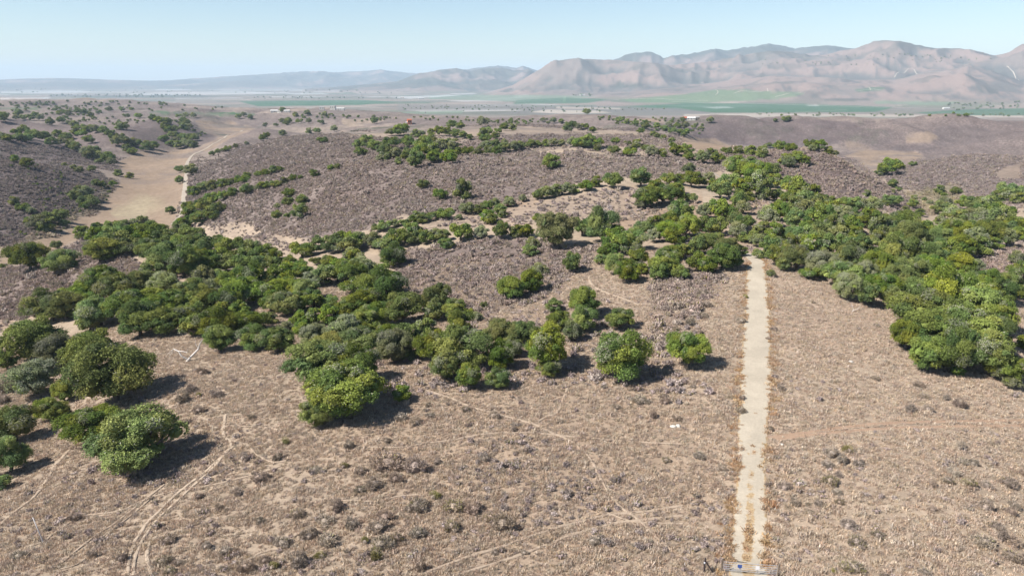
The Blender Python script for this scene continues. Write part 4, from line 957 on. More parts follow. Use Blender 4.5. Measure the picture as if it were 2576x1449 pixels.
# ------------------------------------------------------------------ roads, tracks and paths laid on the ground
def catmull(P, step):
    P = np.asarray(P, float); out = []
    for i in range(len(P) - 1):
        p0, p1, p2, p3 = P[max(i - 1, 0)], P[i], P[i + 1], P[min(i + 2, len(P) - 1)]
        n = max(2, int(np.linalg.norm((p2 - p1)[:2]) / step)); t = np.linspace(0, 1, n, endpoint=False)[:, None]
        out.append(.5 * (2 * p1 + (p2 - p0) * t + (2 * p0 - 5 * p1 + 4 * p2 - p3) * t ** 2 + (3 * p1 - p0 - 3 * p2 + p3) * t ** 3))
    out.append(P[-1][None]); return np.concatenate(out)
ROADS = []
def ribbon(name, line, mat, step, na, lift, rag=.25, kind='structure', gaps=0.0, seed=0):
    """line: rows of (x, y, half width in metres)"""
    S = catmull(line, step); T = np.gradient(S[:, :2], axis=0); T /= np.linalg.norm(T, axis=1)[:, None] + 1e-9
    Nn = np.stack([T[:, 1], -T[:, 0]], 1); L = np.concatenate([[0], np.cumsum(np.linalg.norm(np.diff(S[:, :2], axis=0), axis=1))])
    ROADS.append(S)
    ac = np.linspace(-1, 1, na)
    e1 = 1 + rag * (fbm(L / 1.1 + seed, L * 0 + 3.3, 3, seed) - .5) * 2; e2 = 1 + rag * (fbm(L / 1.1 + 50 + seed, L * 0 + 9.3, 3, seed + 1) - .5) * 2
    off = np.where(ac[None] < 0, ac[None] * e1[:, None], ac[None] * e2[:, None]) * S[:, 2:3]
    X = S[:, 0:1] + Nn[:, 0:1] * off; Y = S[:, 1:2] + Nn[:, 1:2] * off; Z = height(X, Y) + lift + .0003 * np.hypot(X, Y)
    Z[:, 0] -= lift * .8; Z[:, -1] -= lift * .8
    me = grid_mesh(name, np.stack([X, Y, Z], -1).reshape(-1, 3), len(S), na)
    a = me.attributes.new('across', 'FLOAT', 'POINT'); a.data.foreach_set('value', np.repeat(ac[None], len(S), 0).astype(np.float32).ravel())
    a = me.attributes.new('along', 'FLOAT', 'POINT'); a.data.foreach_set('value', np.repeat(L[:, None], na, 1).astype(np.float32).ravel())
    if me.polygons[len(me.polygons) // 2].normal.z < 0: me.flip_normals()
    me.materials.append(mat); o = obj(name, me); o['kind'] = kind; return o
def on_ground(rows):
    out = []
    for (px, py, wpx) in rows:
        g = ground_at(px, py); out.append((g[0], g[1], wpx * g[3] / F_REF / 2))
    return out
def road_material(name, base, weed, weed_lo, weed_hi, edge=.74):
    m, t, n, l, b = new_mat(name)
    ac = n.new('ShaderNodeAttribute'); ac.attribute_name = 'across'; al = n.new('ShaderNodeAttribute'); al.attribute_name = 'along'; geo = n.new('ShaderNodeNewGeometry')
    def noise(s, d=4):
        k = n.new('ShaderNodeTexNoise'); k.inputs['Scale'].default_value = s; k.inputs['Detail'].default_value = d; k.inputs['Roughness'].default_value = .65; l.new(geo.outputs['Position'], k.inputs['Vector']); return k.outputs['Fac']
    def mr(src, a, c, lo, hi):
        k = n.new('ShaderNodeMapRange'); k.inputs['From Min'].default_value = a; k.inputs['From Max'].default_value = c; k.inputs['To Min'].default_value = lo; k.inputs['To Max'].default_value = hi; l.new(src, k.inputs['Value']); return k.outputs[0]
    absn = math_node(n, 'ABSOLUTE'); l.new(ac.outputs['Fac'], absn.inputs[0])
    strip = mr(absn.outputs[0], .16, .46, 1, 0)                       # grassy middle, strongest near the gate
    near = mr(al.outputs['Fac'], weed_lo, weed_hi, 1, 0)
    k1 = math_node(n, 'MULTIPLY'); l.new(strip, k1.inputs[0]); l.new(near, k1.inputs[1])
    edgef = mr(absn.outputs[0], edge, 1.0, 0, .95)
    mxm = math_node(n, 'MAXIMUM'); l.new(k1.outputs[0], mxm.inputs[0]); l.new(edgef, mxm.inputs[1])
    ad = math_node(n, 'ADD'); l.new(mxm.outputs[0], ad.inputs[0]); l.new(mr(noise(1.3), .3, .7, -.55, .45), ad.inputs[1])
    fac = mr(ad.outputs[0], .42, .7, 0, .85)
    v = math_node(n, 'MULTIPLY'); l.new(mr(noise(3.5), .3, .7, .88, 1.1), v.inputs[0]); l.new(mr(noise(.22), .3, .7, .84, 1.1), v.inputs[1])
    sc = n.new('ShaderNodeVectorMath'); sc.operation = 'SCALE'; sc.inputs[0].default_value = base; l.new(v.outputs[0], sc.inputs['Scale'])
    wv = n.new('ShaderNodeVectorMath'); wv.operation = 'SCALE'; wv.inputs[0].default_value = weed; l.new(mr(noise(5), .3, .7, .6, 1.35), wv.inputs['Scale'])
    mx = n.new('ShaderNodeMix'); mx.data_type = 'RGBA'; l.new(fac, mx.inputs[0]); l.new(sc.outputs[0], mx.inputs[6]); l.new(wv.outputs[0], mx.inputs[7])
    l.new(mx.outputs[2], b.inputs['Base Color']); b.inputs['Roughness'].default_value = 1; b.inputs['Specular IOR Level'].default_value = .05
    bp = n.new('ShaderNodeBump'); bp.inputs['Strength'].default_value = .4; bp.inputs['Distance'].default_value = .08; l.new(noise(4), bp.inputs['Height']); l.new(bp.outputs[0], b.inputs['Normal'])
    return m
pale_road = road_material('pale_sandy_road', (.305, .266, .21), (.25, .175, .095), 24, 56)
valley_road_mat = road_material('dusty_valley_road', (.245, .212, .175), (.23, .18, .135), -5, -1)
path_mat = road_material('worn_straw_path', (.282, .222, .168), (.25, .192, .146), -5, -1, .15)
rut_mat = road_material('sandy_wheel_rut', (.315, .252, .192), (.255, .196, .148), -5, -1, .25)
redpath_mat = road_material('reddish_track', (.25, .172, .12), (.245, .188, .142), -5, -1, .2)
main = on_ground([(a_, b_, c_ * 1.1) for a_, b_, c_ in [(1884,1449,88),(1880,1412,80),(1887,1299,72),(1889,1199,62),(1894,1066,66),(1902,966,68),(1901,915,66),(1905,815,58),(1905,748,51),(1901,688,44),(1902,656,36)]])
g0, g1 = np.array(main[0]), np.array(main[1]); main = [tuple(g0 + (g0 - g1) / np.linalg.norm((g0 - g1)[:2]) * 22)] + main
main[0] = (main[0][0], main[0][1], main[1][2])
last = np.array(main[-1]); main += [(last[0] + .5, last[1] + 14, 1.7), (last[0] - 2.0, last[1] + 30, 1.6), (last[0] - 6, last[1] + 55, 1.5)]
ribbon('dirt_road', main, pale_road, .35, 21, .05, .16, seed=4)
ribbon('dirt_road', on_ground([(433,566,12),(450,548,13),(458,535,13),(463,495,13),(466,470,12),(468,445,11),(470,419,10),(474,405,9),(482,394,8),(500,384,9),(533,365,8),(567,345,7),(610,329,6)]), valley_road_mat, 2.5, 7, .12, .12, seed=9)
ribbon('footpath', on_ground([(1748,418,5),(1764,422,5),(1780,430,6),(1796,437,7),(1806,444,7),(1812,449,6)]), valley_road_mat, .8, 7, .08, .3, seed=12)
ribbon('footpath', on_ground([(880,621,4),(960,600,4),(1040,582,5),(1120,566,5)]), path_mat, .8, 5, .08, .3, seed=13)
def tf(ox, oy, s, rows, w): return on_ground([(ox + x / s, oy + y / s, w * 1.35) for x, y in rows])
PATHS = [
 ('wheel_track', tf(0, 966, 3, [(968,1446),(975,1340),(990,1270),(1030,1170),(1110,1050),(1190,970),(1290,870),(1420,760),(1530,680),(1630,590),(1700,520),(1745,450),(1690,390),(1690,300),(1705,230)], 7)),
 ('wheel_track', tf(0, 966, 3, [(1010,1446),(1015,1340),(1040,1260),(1075,1180),(1150,1070),(1230,980),(1340,880),(1470,760),(1590,650),(1690,540),(1760,470)], 6)),
 ('wheel_track', tf(0, 966, 3, [(1145,1446),(1125,1380),(1110,1290),(1130,1210),(1180,1150)], 7)),
 ('footpath', tf(0, 966, 3, [(1745,430),(1860,460),(1920,520),(1980,560),(2060,590),(2160,580)], 4)),
 ('footpath', tf(0, 966, 3, [(1700,320),(1850,320),(2000,330),(2100,345)], 4)),
 ('footpath', tf(0, 966, 3, [(0,1060),(130,950),(250,860),(340,740),(430,600),(520,500)], 7)),
 ('footpath', tf(0, 966, 3, [(60,1290),(200,1230),(330,1190),(420,1120),(620,1000),(900,960),(1100,870),(1350,800),(1560,770),(1900,690),(2120,620)], 5)),
 ('footpath', tf(0, 966, 3, [(400,1400),(700,1160),(870,1050),(1060,900),(1240,760)], 5)),
 ('footpath', tf(0, 966, 3, [(450,1400),(620,1340),(760,1170),(980,1000),(1180,830)], 4)),
 ('footpath', tf(0, 966, 3, [(1800,1360),(1900,1310),(2000,1260),(2130,1230),(2200,1170),(2240,1130)], 8)),
 ('footpath', tf(858.7, 966, 3, [(640,50),(760,85),(880,130),(1000,180),(1130,215),(1260,250),(1390,285),(1470,310),(1560,355),(1640,390),(1720,425),(1780,470),(1850,530),(1900,600),(1945,690),(1980,760),(2040,850),(2110,930),(2260,1040),(2380,1160),(2490,1250)], 6)),
 ('footpath', tf(858.7, 966, 3, [(1710,10),(1690,80),(1660,150),(1620,225),(1540,250),(1470,300)], 5)),
 ('footpath', tf(858.7, 966, 3, [(130,475),(450,478),(620,450),(800,430),(960,400),(1100,375),(1300,370),(1450,370),(1650,390),(1900,412),(2100,430),(2576,455)], 4)),
 ('wheel_track', tf(858.7, 966, 3, [(580,1440),(800,1360),(1000,1290),(1200,1230),(1400,1160),(1600,1090),(1800,1040),(2000,990),(2300,960),(2576,915)], 7)),
 ('wheel_track', tf(858.7, 966, 3, [(850,1446),(1100,1370),(1400,1270),(1560,1210),(1700,1150),(1900,1090),(2100,1045),(2576,990)], 7)),
 ('footpath', tf(858.7, 966, 3, [(2000,970),(2200,1040),(2400,1050),(2576,1055)], 4)),
 ('footpath', tf(858.7, 515.2, 3, [(1870,540),(1880,590),(1960,650),(2100,700),(2250,760)], 5)),
 ('footpath', tf(858.7, 966, 3, [(0,880),(300,885),(420,850),(640,830)], 4)),
]
for i, (nm, ln) in enumerate(PATHS): ribbon(nm, ln, rut_mat if i < 3 else path_mat, .4, 7, .09, .6, seed=30 + i)
for rows in ([(640,410),(900,375),(1100,345),(1400,310),(1700,292),(2100,285),(2600,280)], [(700,420),(1000,385),(1300,355),(1600,335),(2000,325),(2600,322)]):
    ribbon('wheel_track', tf(1717.3, 966, 3, rows, 12), redpath_mat, .5, 7, .09, .5, seed=70 + len(rows))
farm_mat = road_material('pale_farm_road', (.36, .32, .27), (.30, .26, .21), -5, -1)
for i, rows in enumerate(([(1690,257),(1780,259),(1900,262),(2000,265),(2100,268),(2200,271),(2290,272),(2330,269)], [(1800,227),(1806,233),(1800,240)], [(1845,236),(1870,230),(1905,233),(1920,230)], [(1930,224),(1932,232)],
    [(1950,245),(1985,236),(2015,233)], [(1590,249),(1660,250),(1780,254)], [(2150,231),(2190,226),(2215,227)], [(2185,221),(2190,228)], [(2000,284),(2080,280),(2130,277)], [(2250,196),(2275,184),(2300,177),(2345,182),(2400,186)], [(2532,168),(2550,185),(2565,205)], [(600,249),(760,249),(900,251)], [(1180,254),(1260,258),(1330,256)])):
    ribbon('farm_road', on_ground([(a_, b_, 1.5) for a_, b_ in rows]), farm_mat, 14, 3, .5, .1, seed=90 + i)
ROADXY = np.concatenate([r[:, :3] for r in ROADS])
main_road = ROADS[0]
def clear_of_roads(x, y, margin, roads):
    ok = np.ones(len(x), bool)
    for R in roads:
        bx = (x > R[:, 0].min() - 4) & (x < R[:, 0].max() + 4) & (y > R[:, 1].min() - 4) & (y < R[:, 1].max() + 4) & ok
        idx = np.nonzero(bx)[0]
        for s in range(0, len(idx), 8000):
            ii = idx[s:s + 8000]; d2 = (x[ii, None] - R[None, :, 0]) ** 2 + (y[ii, None] - R[None, :, 1]) ** 2
            k = d2.argmin(1); ok[ii] = np.sqrt(d2[np.arange(len(ii)), k]) > R[k, 2] * margin + .05
    return ok

# ------------------------------------------------------------------ low chaparral and dry grass
th, d, sc, r5 = sample_ground(400000, 100, 850, 1.0, .69, 61)
patch = fbm(d * np.sin(th) / 9, d * np.cos(th) / 9, 3, 15)
keep = (r5.random(len(th)) < sc ** 1.25 * np.clip((patch - .24) * 2.8, .15, 1.1)) & (sc > .12)
th, d = th[keep], d[keep]; x = d * np.sin(th); y = d * np.cos(th)
ok = clear_of_roads(x, y, 1.05, [ROADS[0], ROADS[1], ROADS[2]]); x, y, d = x[ok], y[ok], d[ok]
s = r5.gamma(5, .17, len(x)) * (1 + .25 * smooth(200, 500, d) ) + .35
z = height(x, y) - .03
small_src = []
for k in range(4):
    g = ground_at([1180, 1300, 1220, 1100][k], [700, 690, 640, 660][k])
    o = obj('scrub_bush', SMALL[k], None, (g[0], g[1], g[2] - .02), None, (1.5, 1.5, 1.4)); small_src.append(o)
    tag(o, 'low grey bush in the chaparral on the middle slope', 'bush', 'low bushes of the middle chaparral')
print('chaparral', len(x))
def zone_of(x, y):
    i = np.clip(np.searchsorted(TH, np.arctan2(x, y)), 0, NT - 1); j = np.clip(np.searchsorted(DD, np.hypot(x, y)), 0, ND - 1)
    return np.clip(C[i, j] / np.array((.235, .192, .172)), .62, 1.12)
scatter('chaparral', np.stack([x, y, z], 1), np.stack([s, s * r5.uniform(.8, 1.2, len(s)), s * r5.uniform(.75, 1.15, len(s))], 1), r5.uniform(0, 6.28, len(s)), r5.choice(4, len(s), p=[.34, .28, .3, .08]), small_src, 'low grey-brown chaparral covering the hillsides', zone_of(x, y))
# dry grass and small dead stalks on the hilltop
th, d, sc, r6 = sample_ground(190000, 48, 190, 1.5, .76, 71)
x = d * np.sin(th); y = d * np.cos(th)
patch = fbm(x / 5, y / 5, 3, 25)
keep = r6.random(len(x)) < np.clip((patch - .15) * 1.9, .48, .95)
x, y, d = x[keep], y[keep], d[keep]
ok = clear_of_roads(x, y, .95, ROADS[:1]) & clear_of_roads(x, y, .45, ROADS[2:]); x, y, d = x[ok], y[ok], d[ok]
s = r6.gamma(6, .085, len(x)) + .2
tuft_src = []
for k in range(4):
    g = ground_at([1500, 1300, 2200, 700][k], [1250, 1300, 1250, 1300][k])
    o = obj('grass_tuft', TUFT[k], None, (g[0], g[1], g[2]), None, (.9, .9, .8)); tuft_src.append(o)
    tag(o, 'dry straw grass tuft ' + ['between the dirt road and the crossing footpaths', 'beside the wheel tracks crossing the scrubby patch', 'among the olive-tinted bushes right of the dirt road', 'on the field between jutting oak clump and wheel ruts'][k], 'grass', 'straw grass tufts of the hilltop')
print('grass', len(x))
scatter('dry_grass', np.stack([x, y, height(x, y)], 1), np.stack([s, s, s * r6.uniform(.6, 1.2, len(s))], 1), r6.uniform(0, 6.28, len(s)), r6.integers(0, 4, len(s)), tuft_src, 'short dry grass over the brown hilltop')
# golden grass leaning in over the road edges
R = ROADS[0]; n_ = 3600; ri = r6.integers(0, len(R) - 1, n_); sd_ = r6.choice([-1, 1], n_); T_ = np.gradient(R[:, :2], axis=0); T_ /= np.linalg.norm(T_, axis=1)[:, None]
off_ = R[ri, 2] * .92 + np.abs(r6.normal(0, .55, n_)) - .12
x = R[ri, 0] + T_[ri, 1] * sd_ * off_ + r6.normal(0, .2, n_); y = R[ri, 1] - T_[ri, 0] * sd_ * off_ + r6.normal(0, .2, n_)
mid_ = r6.random(n_) < .16 * smooth(95, 62, y); x = np.where(mid_, R[ri, 0] + r6.normal(0, .22, n_), x); y = np.where(mid_, R[ri, 1], y)
kp = (r6.random(n_) < np.clip((fbm(x / 2.2, y / 2.2, 2, 45) - .3) * 2.6, .12, 1)) & (y < 165); x, y = x[kp], y[kp]
gold_src = []
for k in range(2):
    me_ = tuft_mesh('golden_tuft', 520 + k, 60); at_ = me_.color_attributes['tint']; c_ = np.empty(len(me_.vertices) * 4, np.float32); at_.data.foreach_get('color', c_); c_ = c_.reshape(-1, 4); c_[:, :3] *= (.90, .78, .60); at_.data.foreach_set('color', c_.ravel())
    o = obj('grass_tuft', me_, None, (float(R[20 + 9 * k, 0] + R[20, 2] * 1.02), float(R[20 + 9 * k, 1]), float(height(R[20 + 9 * k, 0] + R[20, 2], R[20 + 9 * k, 1]))), None, (.9, .9, .9)); gold_src.append(o)
    tag(o, ['golden grass tuft at the road edge near the gate', 'second golden grass tuft at the road edge past the gate'][k], 'grass', 'golden tufts at the road edge')
s = r6.gamma(6, .10, len(x)) + .2
scatter('roadside_grass', np.stack([x, y, height(x, y) + .02], 1), np.stack([s, s, s * r6.uniform(.5, 1.0, len(s))], 1), r6.uniform(0, 6.28, len(s)), r6.integers(0, 2, len(s)), gold_src, 'golden dry grass along both edges of the dirt road')
# small dead bushes strewn through the grass
th, d, sc, r7 = sample_ground(30000, 48, 170, 1.5, .76, 81)
x = d * np.sin(th); y = d * np.cos(th); patch = fbm(x / 14, y / 14, 3, 35)
px_, py_, _ = project(x, y, height(x, y))
scrubby = smooth(1200, 700, np.abs(px_ - 1000)) * smooth(1050, 1180, py_) * .5
keep = r7.random(len(x)) < np.clip((patch - .42) * 2.2, .03, .8) * (.12 + scrubby * 1.4)
x, y = x[keep], y[keep]
ok = clear_of_roads(x, y, 1.1, ROADS); x, y = x[ok], y[ok]
s = r7.gamma(4, .11, len(x)) + .22
print('dead stalks', len(x))
scatter('dead_stalks', np.stack([x, y, height(x, y) - .02], 1), np.stack([s, s, s * r7.uniform(.7, 1.1, len(s))], 1), r7.uniform(0, 6.28, len(s)), r7.choice(4, len(s), p=[.4, .3, .2, .1]), small_src, 'small dead bushes strewn through the dry grass')

# ------------------------------------------------------------------ gate, stakes, pole, dead limb, stones
post_mat = plain_mat('weathered_post', (.12, .095, .075), var=.35, scale=12)
dark_post = plain_mat('dark_creosoted_post', (.045, .034, .034), var=.3, scale=12)
steel_mat = plain_mat('galvanised_rail', (.30, .30, .32), rough=.5, spec=.5, metal=.4, var=.12)
blue_mat = plain_mat('blue_sign_paint', (.035, .07, .22), rough=.5, var=.06)
white_mat = plain_mat('white_sign_paint', (.52, .52, .54), rough=.55, var=.05)
pole_mat = plain_mat('chalky_white_pole', (.46, .43, .42), rough=.7, var=.10, scale=3)
stone_mat = plain_mat('pale_stone', (.38, .35, .31), var=.25, scale=5)
def gpt(px, py):
    g = ground_at(px, py); return Vector(g[:3])
def empty(name, loc, rz=0):
    e = bpy.data.objects.new(name, None); col.objects.link(e); e.location = loc; e.rotation_euler = (0, 0, rz); e.empty_display_size = .3; return e
def part(name, build, mat, parent, loc=(0, 0, 0), smooth_sh=False):
    g = Geo(); build(g); return obj(name, g.mesh(name, mat, smooth_sh), parent, loc)
PL = gpt(1814.5, 1438); PR = gpt(1945, 1449); PR = PL + (PR - PL).normalized() * 5.1; PR.z = float(height(PR.x, PR.y))
def post(loc, h, r, mat, label, cat='post', group=None):
    o = part('gate_post', lambda g: (g.tube([(0, 0, -.3), (0, 0, h * .5), (.01, 0, h - .03), (.01, 0, h)], [r * 1.08, r, r * .96, r * .8], 9)), mat, None, loc)
    return tag(o, label, cat, group)
post(PL, 1.45, .085, post_mat, 'brown wooden gate post carrying the rails on the brace side of the road')
post(PR, 1.40, .080, post_mat, 'slimmer brown gate post at the latch end of the gate')
ge = empty('field_gate', PL, math.atan2(PR.y - PL.y, PR.x - PL.x))
tag(ge, 'long grey tubular metal gate closed across the pale dirt road', 'gate')
GL = (PR - PL).to_2d().length - .24; dzr = (PR.z - PL.z)
def sag(x): return dzr * x / (GL + .24)
for k, hz_ in enumerate((.28, .46, .66, .90, 1.16)):
    part('rail', lambda g: g.tube([(.12, 0, hz_ + sag(.12)), (.12 + GL * .5, 0, hz_ + sag(GL * .5) - .005), (.12 + GL, 0, hz_ + sag(GL))], [.021] * 3, 6), steel_mat, ge)
for xx in (.14, .12 + GL * .33, .12 + GL * .64, .10 + GL):
    part('stile', lambda g: g.tube([(xx, .0, .24 + sag(xx)), (xx, .0, 1.19 + sag(xx))], [.024, .024], 6), steel_mat, ge)
def sign(x, z, w, h, mat, label, shape):
    e = empty('gate_sign', PL + Vector((math.cos(ge.rotation_euler.z) * x, math.sin(ge.rotation_euler.z) * x, sag(x))), ge.rotation_euler.z)
    def build(g):
        if shape == 'shield':
            pts = [(-w/2, h/2), (w/2, h/2), (w/2, -h*.15), (0, -h/2), (-w/2, -h*.15)]
        else: pts = [(-w/2, h/2), (w/2, h/2), (w/2, -h/2), (-w/2, -h/2)]
        n = len(pts); v = [(a, -.052, z + b) for a, b in pts] + [(a, -.040, z + b) for a, b in pts]
        g.add(v, [tuple(range(n)), tuple(range(2 * n - 1, n - 1, -1))] + [(i, i + n, (i + 1) % n + n, (i + 1) % n) for i in range(n)])
    part('plate', build, mat, e)
    part('stake', lambda g: g.tube([(0, -.030, .05), (0, -.030, z + h * .5)], [.010, .010], 5), steel_mat, e)
    tag(e, label, 'sign')
sign(1.62, .78, .40, .44, blue_mat, 'small dark blue plate hung on the gate rails', 'shield')
sign(3.22, .80, .36, .40, white_mat, 'small white square plate hung on the gate rails', 'square')
# braced fence post beside the gate
B = gpt(1771, 1438); be = empty('brace_post', B, 0); tag(be, 'dark braced fence post with a white band beside the gate', 'post')
part('upright', lambda g: g.tube([(0, 0, -.3), (0, 0, .8), (.02, 0, 1.55)], [.09, .085, .08], 8), dark_post, be)
foot = gpt(1795, 1440) - B
part('brace', lambda g: g.tube([(.03, 0, 1.25), tuple(foot * .5 + Vector((0, 0, .62))), tuple(foot + Vector((0, 0, -.08)))], [.07, .075, .075], 7), dark_post, be)
part('band', lambda g: g.tube([(0, 0, .98), (0, 0, 1.14)], [.094, .094], 8), white_mat, be)
for (px, py, h, lab) in ((1721, 1436, .95, 'thin white-topped stake in the grass left of the braced post'), (1983, 1446, .9, 'thin grey stake in the grass right of the latch post')):
    s0 = gpt(px, py); e = empty('survey_stake', s0); tag(e, lab, 'stake')
    part('shaft', lambda g: g.tube([(0, 0, -.15), (.01, 0, h * .75)], [.022, .02], 5), post_mat, e)
    part('tip', lambda g: g.tube([(.01, 0, h * .75), (.014, 0, h)], [.026, .022], 5), white_mat if px < 1800 else steel_mat, e)
# leaning pole
b = gpt(109.6, 1366); dpt = ground_at(109.6, 1366)[3]; u = dpt / F_REF
po = part('leaning_pole', lambda g: g.tube([(.05, 0, -.25), (0, 0, 0), (-.45 * 15.8 * u, .05, 36 * u * .95), (-15.8 * u, .1, 58 * u / .80)], [.058, .056, .052, .045], 9), pole_mat, None, b, True)
tag(po, 'thin white pole leaning over in the dry grass', 'pole')
# fallen dead limb at the grove edge
b = gpt(462, 909) + Vector((0, 0, .15)); u = ground_at(462, 906)[3] / F_REF
de = empty('dead_limb', b); tag(de, 'bleached bare fallen oak limb at the edge of the dense left grove', 'dead wood')
def P(dx, dy, back=0): return (dx * u, back, -dy * u * 1.02)
part('main_limb', lambda g: g.tube([P(6, 6, -.6), P(14, -4, -.3), P(26, -16, .2), P(38, -28, .5), P(44, -42, .3), P(54, -55, .1)], [.17, .20, .18, .15, .10, .045], 7), deadwood_mat, de)
part('branch', lambda g: g.tube([P(14, -4, -.3), P(0, -14, -.5), P(-8, -26, -.3), P(-22, -30, .1), P(-26, -22, .2), P(-34, -10, .0)], [.15, .13, .11, .09, .06, .03], 6), deadwood_mat, de)
part('branch', lambda g: g.tube([P(-8, -26, -.3), P(4, -28, -.7), P(18, -26, -.9), P(20, -34, -.9)], [.09, .08, .06, .025], 6), deadwood_mat, de)
part('branch', lambda g: g.tube([P(38, -28, .5), P(30, -40, .7), P(33, -50, .8)], [.06, .04, .015], 5), deadwood_mat, de)
part('branch', lambda g: g.tube([P(-22, -30, .1), P(-36, -18, -.3), P(-42, -8, -.4)], [.04, .03, .012], 5), deadwood_mat, de)
b2_ = gpt(2147, 785); u = ground_at(2147, 785)[3] / F_REF
de2 = empty('dead_branch', b2_); tag(de2, 'small bleached dead branch lying in front of the big right oak clump', 'dead wood')
part('main_limb', lambda g: g.tube([P(-8, 2, -.2), P(0, -5, 0), P(10, -6, .2), P(20, -2, .4)], [.07, .06, .05, .02], 6), deadwood_mat, de2)
part('branch', lambda g: g.tube([P(0, -5, 0), P(-4, -16, .3), P(-8, -24, .4)], [.045, .03, .012], 5), deadwood_mat, de2)
part('branch', lambda g: g.tube([P(10, -6, .2), P(14, -14, 0), P(13, -22, -.1)], [.035, .025, .01], 5), deadwood_mat, de2)
# pale stones
def stone(px, py, w, label, seed):
    g0 = ground_at(px, py); s = w * g0[3] / F_REF / 2; r = np.random.default_rng(seed); v, f = ICO2
    p = v * s * np.array([1.1, .8, .55]) * (1 + .5 * (fbm(v[:, 0] * 1.7 + seed, v[:, 1] * 1.7 + v[:, 2], 2, seed) - .5)[:, None]); p[:, 2] += s * .15
    me = mesh_from('pale_stone', p, f, [stone_mat]); return tag(obj('pale_stone', me, None, g0[:3], (0, 0, r.uniform(0, 6))), label, 'stone')
stone(1694, 1074, 17, 'larger pale stone of the pair lying in dry grass left of the dirt road', 1)
stone(1706, 1072, 15, 'smaller pale stone of the pair lying in dry grass left of the dirt road', 2)
stone(2037, 1233, 10, 'pale stone among scrub bushes right of the dirt road', 3)
stone(2154, 1383, 13, 'pale stone at the foot of an olive-tinted bush right of the road', 4)
stone(1967, 1118, 9, 'pale stone just beside the right edge of the dirt road', 5)
stone(2140, 911, 12, 'white stone on the open grass between the road and big oak clump', 6)

# ------------------------------------------------------------------ buildings far out
roof_mats = {'red': plain_mat('red_tile_roof', (.30, .085, .045), var=.2, scale=2), 'white': plain_mat('white_metal_roof', (.46, .455, .44), var=.08, scale=2), 'grey': plain_mat('grey_shingle_roof', (.22, .21, .20), var=.15, scale=2)}
wall_mats = {'orange': plain_mat('orange_render_wall', (.42, .14, .07), var=.12, scale=1), 'white': plain_mat('white_render_wall', (.44, .42, .38), var=.08, scale=1), 'tan': plain_mat('tan_plank_wall', (.30, .22, .15), var=.12, scale=1), 'brown': plain_mat('brown_plank_wall', (.17, .10, .065), var=.15, scale=1)}
dark_glass = plain_mat('dark_window', (.02, .025, .03), rough=.25, spec=.5, var=.05)
def house(px, py, w, dpt_, h, rh, wall, roof, label, name='farm_house', rz=0.0, win=2, flat=False):
    g0 = ground_at(px, py)
    if g0 is None: return
    e = empty(name, g0[:3], rz); tag(e, label, 'building')
    part('wall', lambda g: g.box((-w/2, -dpt_/2, -1.2), (w/2, dpt_/2, h)), wall_mats[wall], e)
    def rf(g):
        o_ = .35
        if flat: g.box((-w/2 - .2, -dpt_/2 - .2, h + .01), (w/2 + .2, dpt_/2 + .2, h + .3)); return
        x0, x1, y0, y1 = -w/2 - o_, w/2 + o_, -dpt_/2 - o_, dpt_/2 + o_
        g.add([(x0,y0,h+.02),(x1,y0,h+.02),(x1,y1,h+.02),(x0,y1,h+.02),(x0,0,h+rh),(x1,0,h+rh)], [(0,1,5,4),(2,3,4,5),(0,4,3),(1,2,5),(0,3,2,1)])
    part('roof', rf, roof_mats[roof], e)
    for k in range(win):
        xx = -w/2 + w * (k + .5) / win
        part('window', lambda g: g.box((xx - .55, -dpt_/2 - .04, h * .42), (xx + .55, -dpt_/2 + .02, h * .80)), dark_glass, e)
    part('door', lambda g: g.box((w * .02, -dpt_/2 - .05, -.1), (w * .02 + 1.0, -dpt_/2 + .02, min(2.1, h * .8))), roof_mats['grey'], e)
house(1030, 312, 5.5, 6, 5.2, 1.2, 'orange', 'red', 'tall orange-red house on the bare plateau', 'plateau_house', .3, 2)
house(1024, 313, 3, 3, 2.4, .6, 'white', 'white', 'small white shed beside the orange-red house', 'shed', .2, 1)
house(1070, 286, 3.5, 3.5, 7, 1, 'brown', 'grey', 'narrow brown tower beyond the plateau', 'tower', .1, 1)
house(690, 283, 14, 8, 3.4, 1.6, 'white', 'white', 'low white ranch house on the knoll beside tall dark trees', 'ranch_house', .2, 4)
house(704, 284, 9, 6, 3.2, 1.4, 'white', 'grey', 'grey-roofed ranch barn on the knoll between white roofs', 'barn', -.2, 2)
house(722, 283, 11, 7, 3.2, 1.4, 'white', 'white', 'white-roofed ranch barn at the end of the knoll', 'barn', .1, 3)
house(810, 277, 10, 9, 6, 1, 'white', 'white', 'boxy white farm building past the knoll ranch', 'farm_building', .1, 2, True)
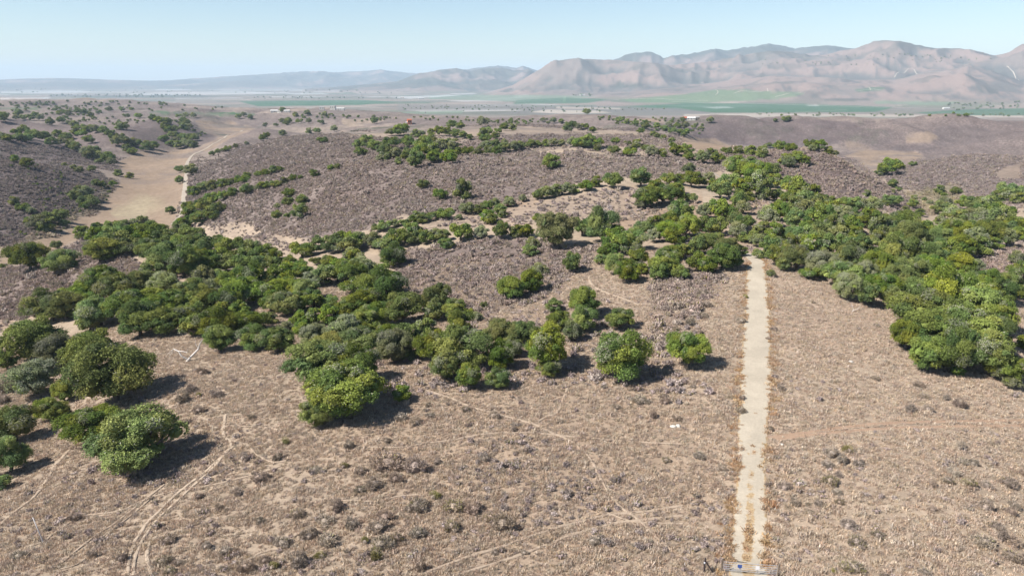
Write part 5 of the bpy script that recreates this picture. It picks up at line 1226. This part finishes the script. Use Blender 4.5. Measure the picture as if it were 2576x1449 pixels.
house(838, 277, 12, 10, 9, 1, 'white', 'white', 'tallest white farm block past the knoll ranch', 'farm_building', 0, 3, True)
house(852, 278, 26, 9, 4, 1.4, 'white', 'white', 'long low white farm shed past the knoll ranch', 'farm_shed', .05, 5)
house(1727, 303, 10, 7, 3, 1.8, 'white', 'red', 'white house with reddish roof in front of the river bluff', 'farm_house', .2, 3)
house(1738, 303, 11, 7, 3, 1.6, 'white', 'white', 'white-roofed barn next to the reddish-roofed house by the bluff', 'barn', -.1, 3)
house(1752, 301, 7, 6, 2.6, 1.4, 'tan', 'grey', 'small tan shed next to the white-roofed barn by the bluff', 'shed', .1, 2)
house(1465, 241, 40, 16, 7, 2.5, 'white', 'white', 'long white farm building among trees beside green fields', 'farm_building', .1, 6)
house(2380, 275, 34, 14, 6, 2.5, 'white', 'white', 'white farm building below the right mountain foot', 'farm_building', .1, 5)
house(1060, 250, 46, 20, 8, 2, 'white', 'white', 'large white packing shed in the middle of the plain', 'packing_shed', .2, 6)
house(1012, 247, 30, 16, 7, 2, 'tan', 'white', 'tan packing shed near the large white one on the plain', 'packing_shed', .1, 4)

# ------------------------------------------------------------------ the air
def box_obj(name, lo, hi, mat):
    me = bpy.data.meshes.new(name); bm = bmesh.new()
    bmesh.ops.create_cube(bm, size=1)
    for v in bm.verts: v.co = Vector([(lo[i] + hi[i]) / 2 + v.co[i] * (hi[i] - lo[i]) for i in range(3)])
    bm.to_mesh(me); bm.free(); me.materials.append(mat)
    o = bpy.data.objects.new(name, me); col.objects.link(o); return o
hz = bpy.data.materials.new('hazy_air'); hz.use_nodes = True
hn = hz.node_tree.nodes; hn.remove(hn['Principled BSDF'])
pv = hn.new('ShaderNodeVolumePrincipled'); pv.inputs['Density'].default_value = HAZE_DENSITY
pv.inputs['Color'].default_value = (.64, .81, .97, 1); pv.inputs['Anisotropy'].default_value = 0.0
hz.node_tree.links.new(pv.outputs[0], hn['Material Output'].inputs['Volume'])
haze = box_obj('haze', (-28000, -28000, float(GZ.min()) - 1), (28000, 28000, float(GZ.max()) + 25), hz)
haze['kind'] = 'stuff'
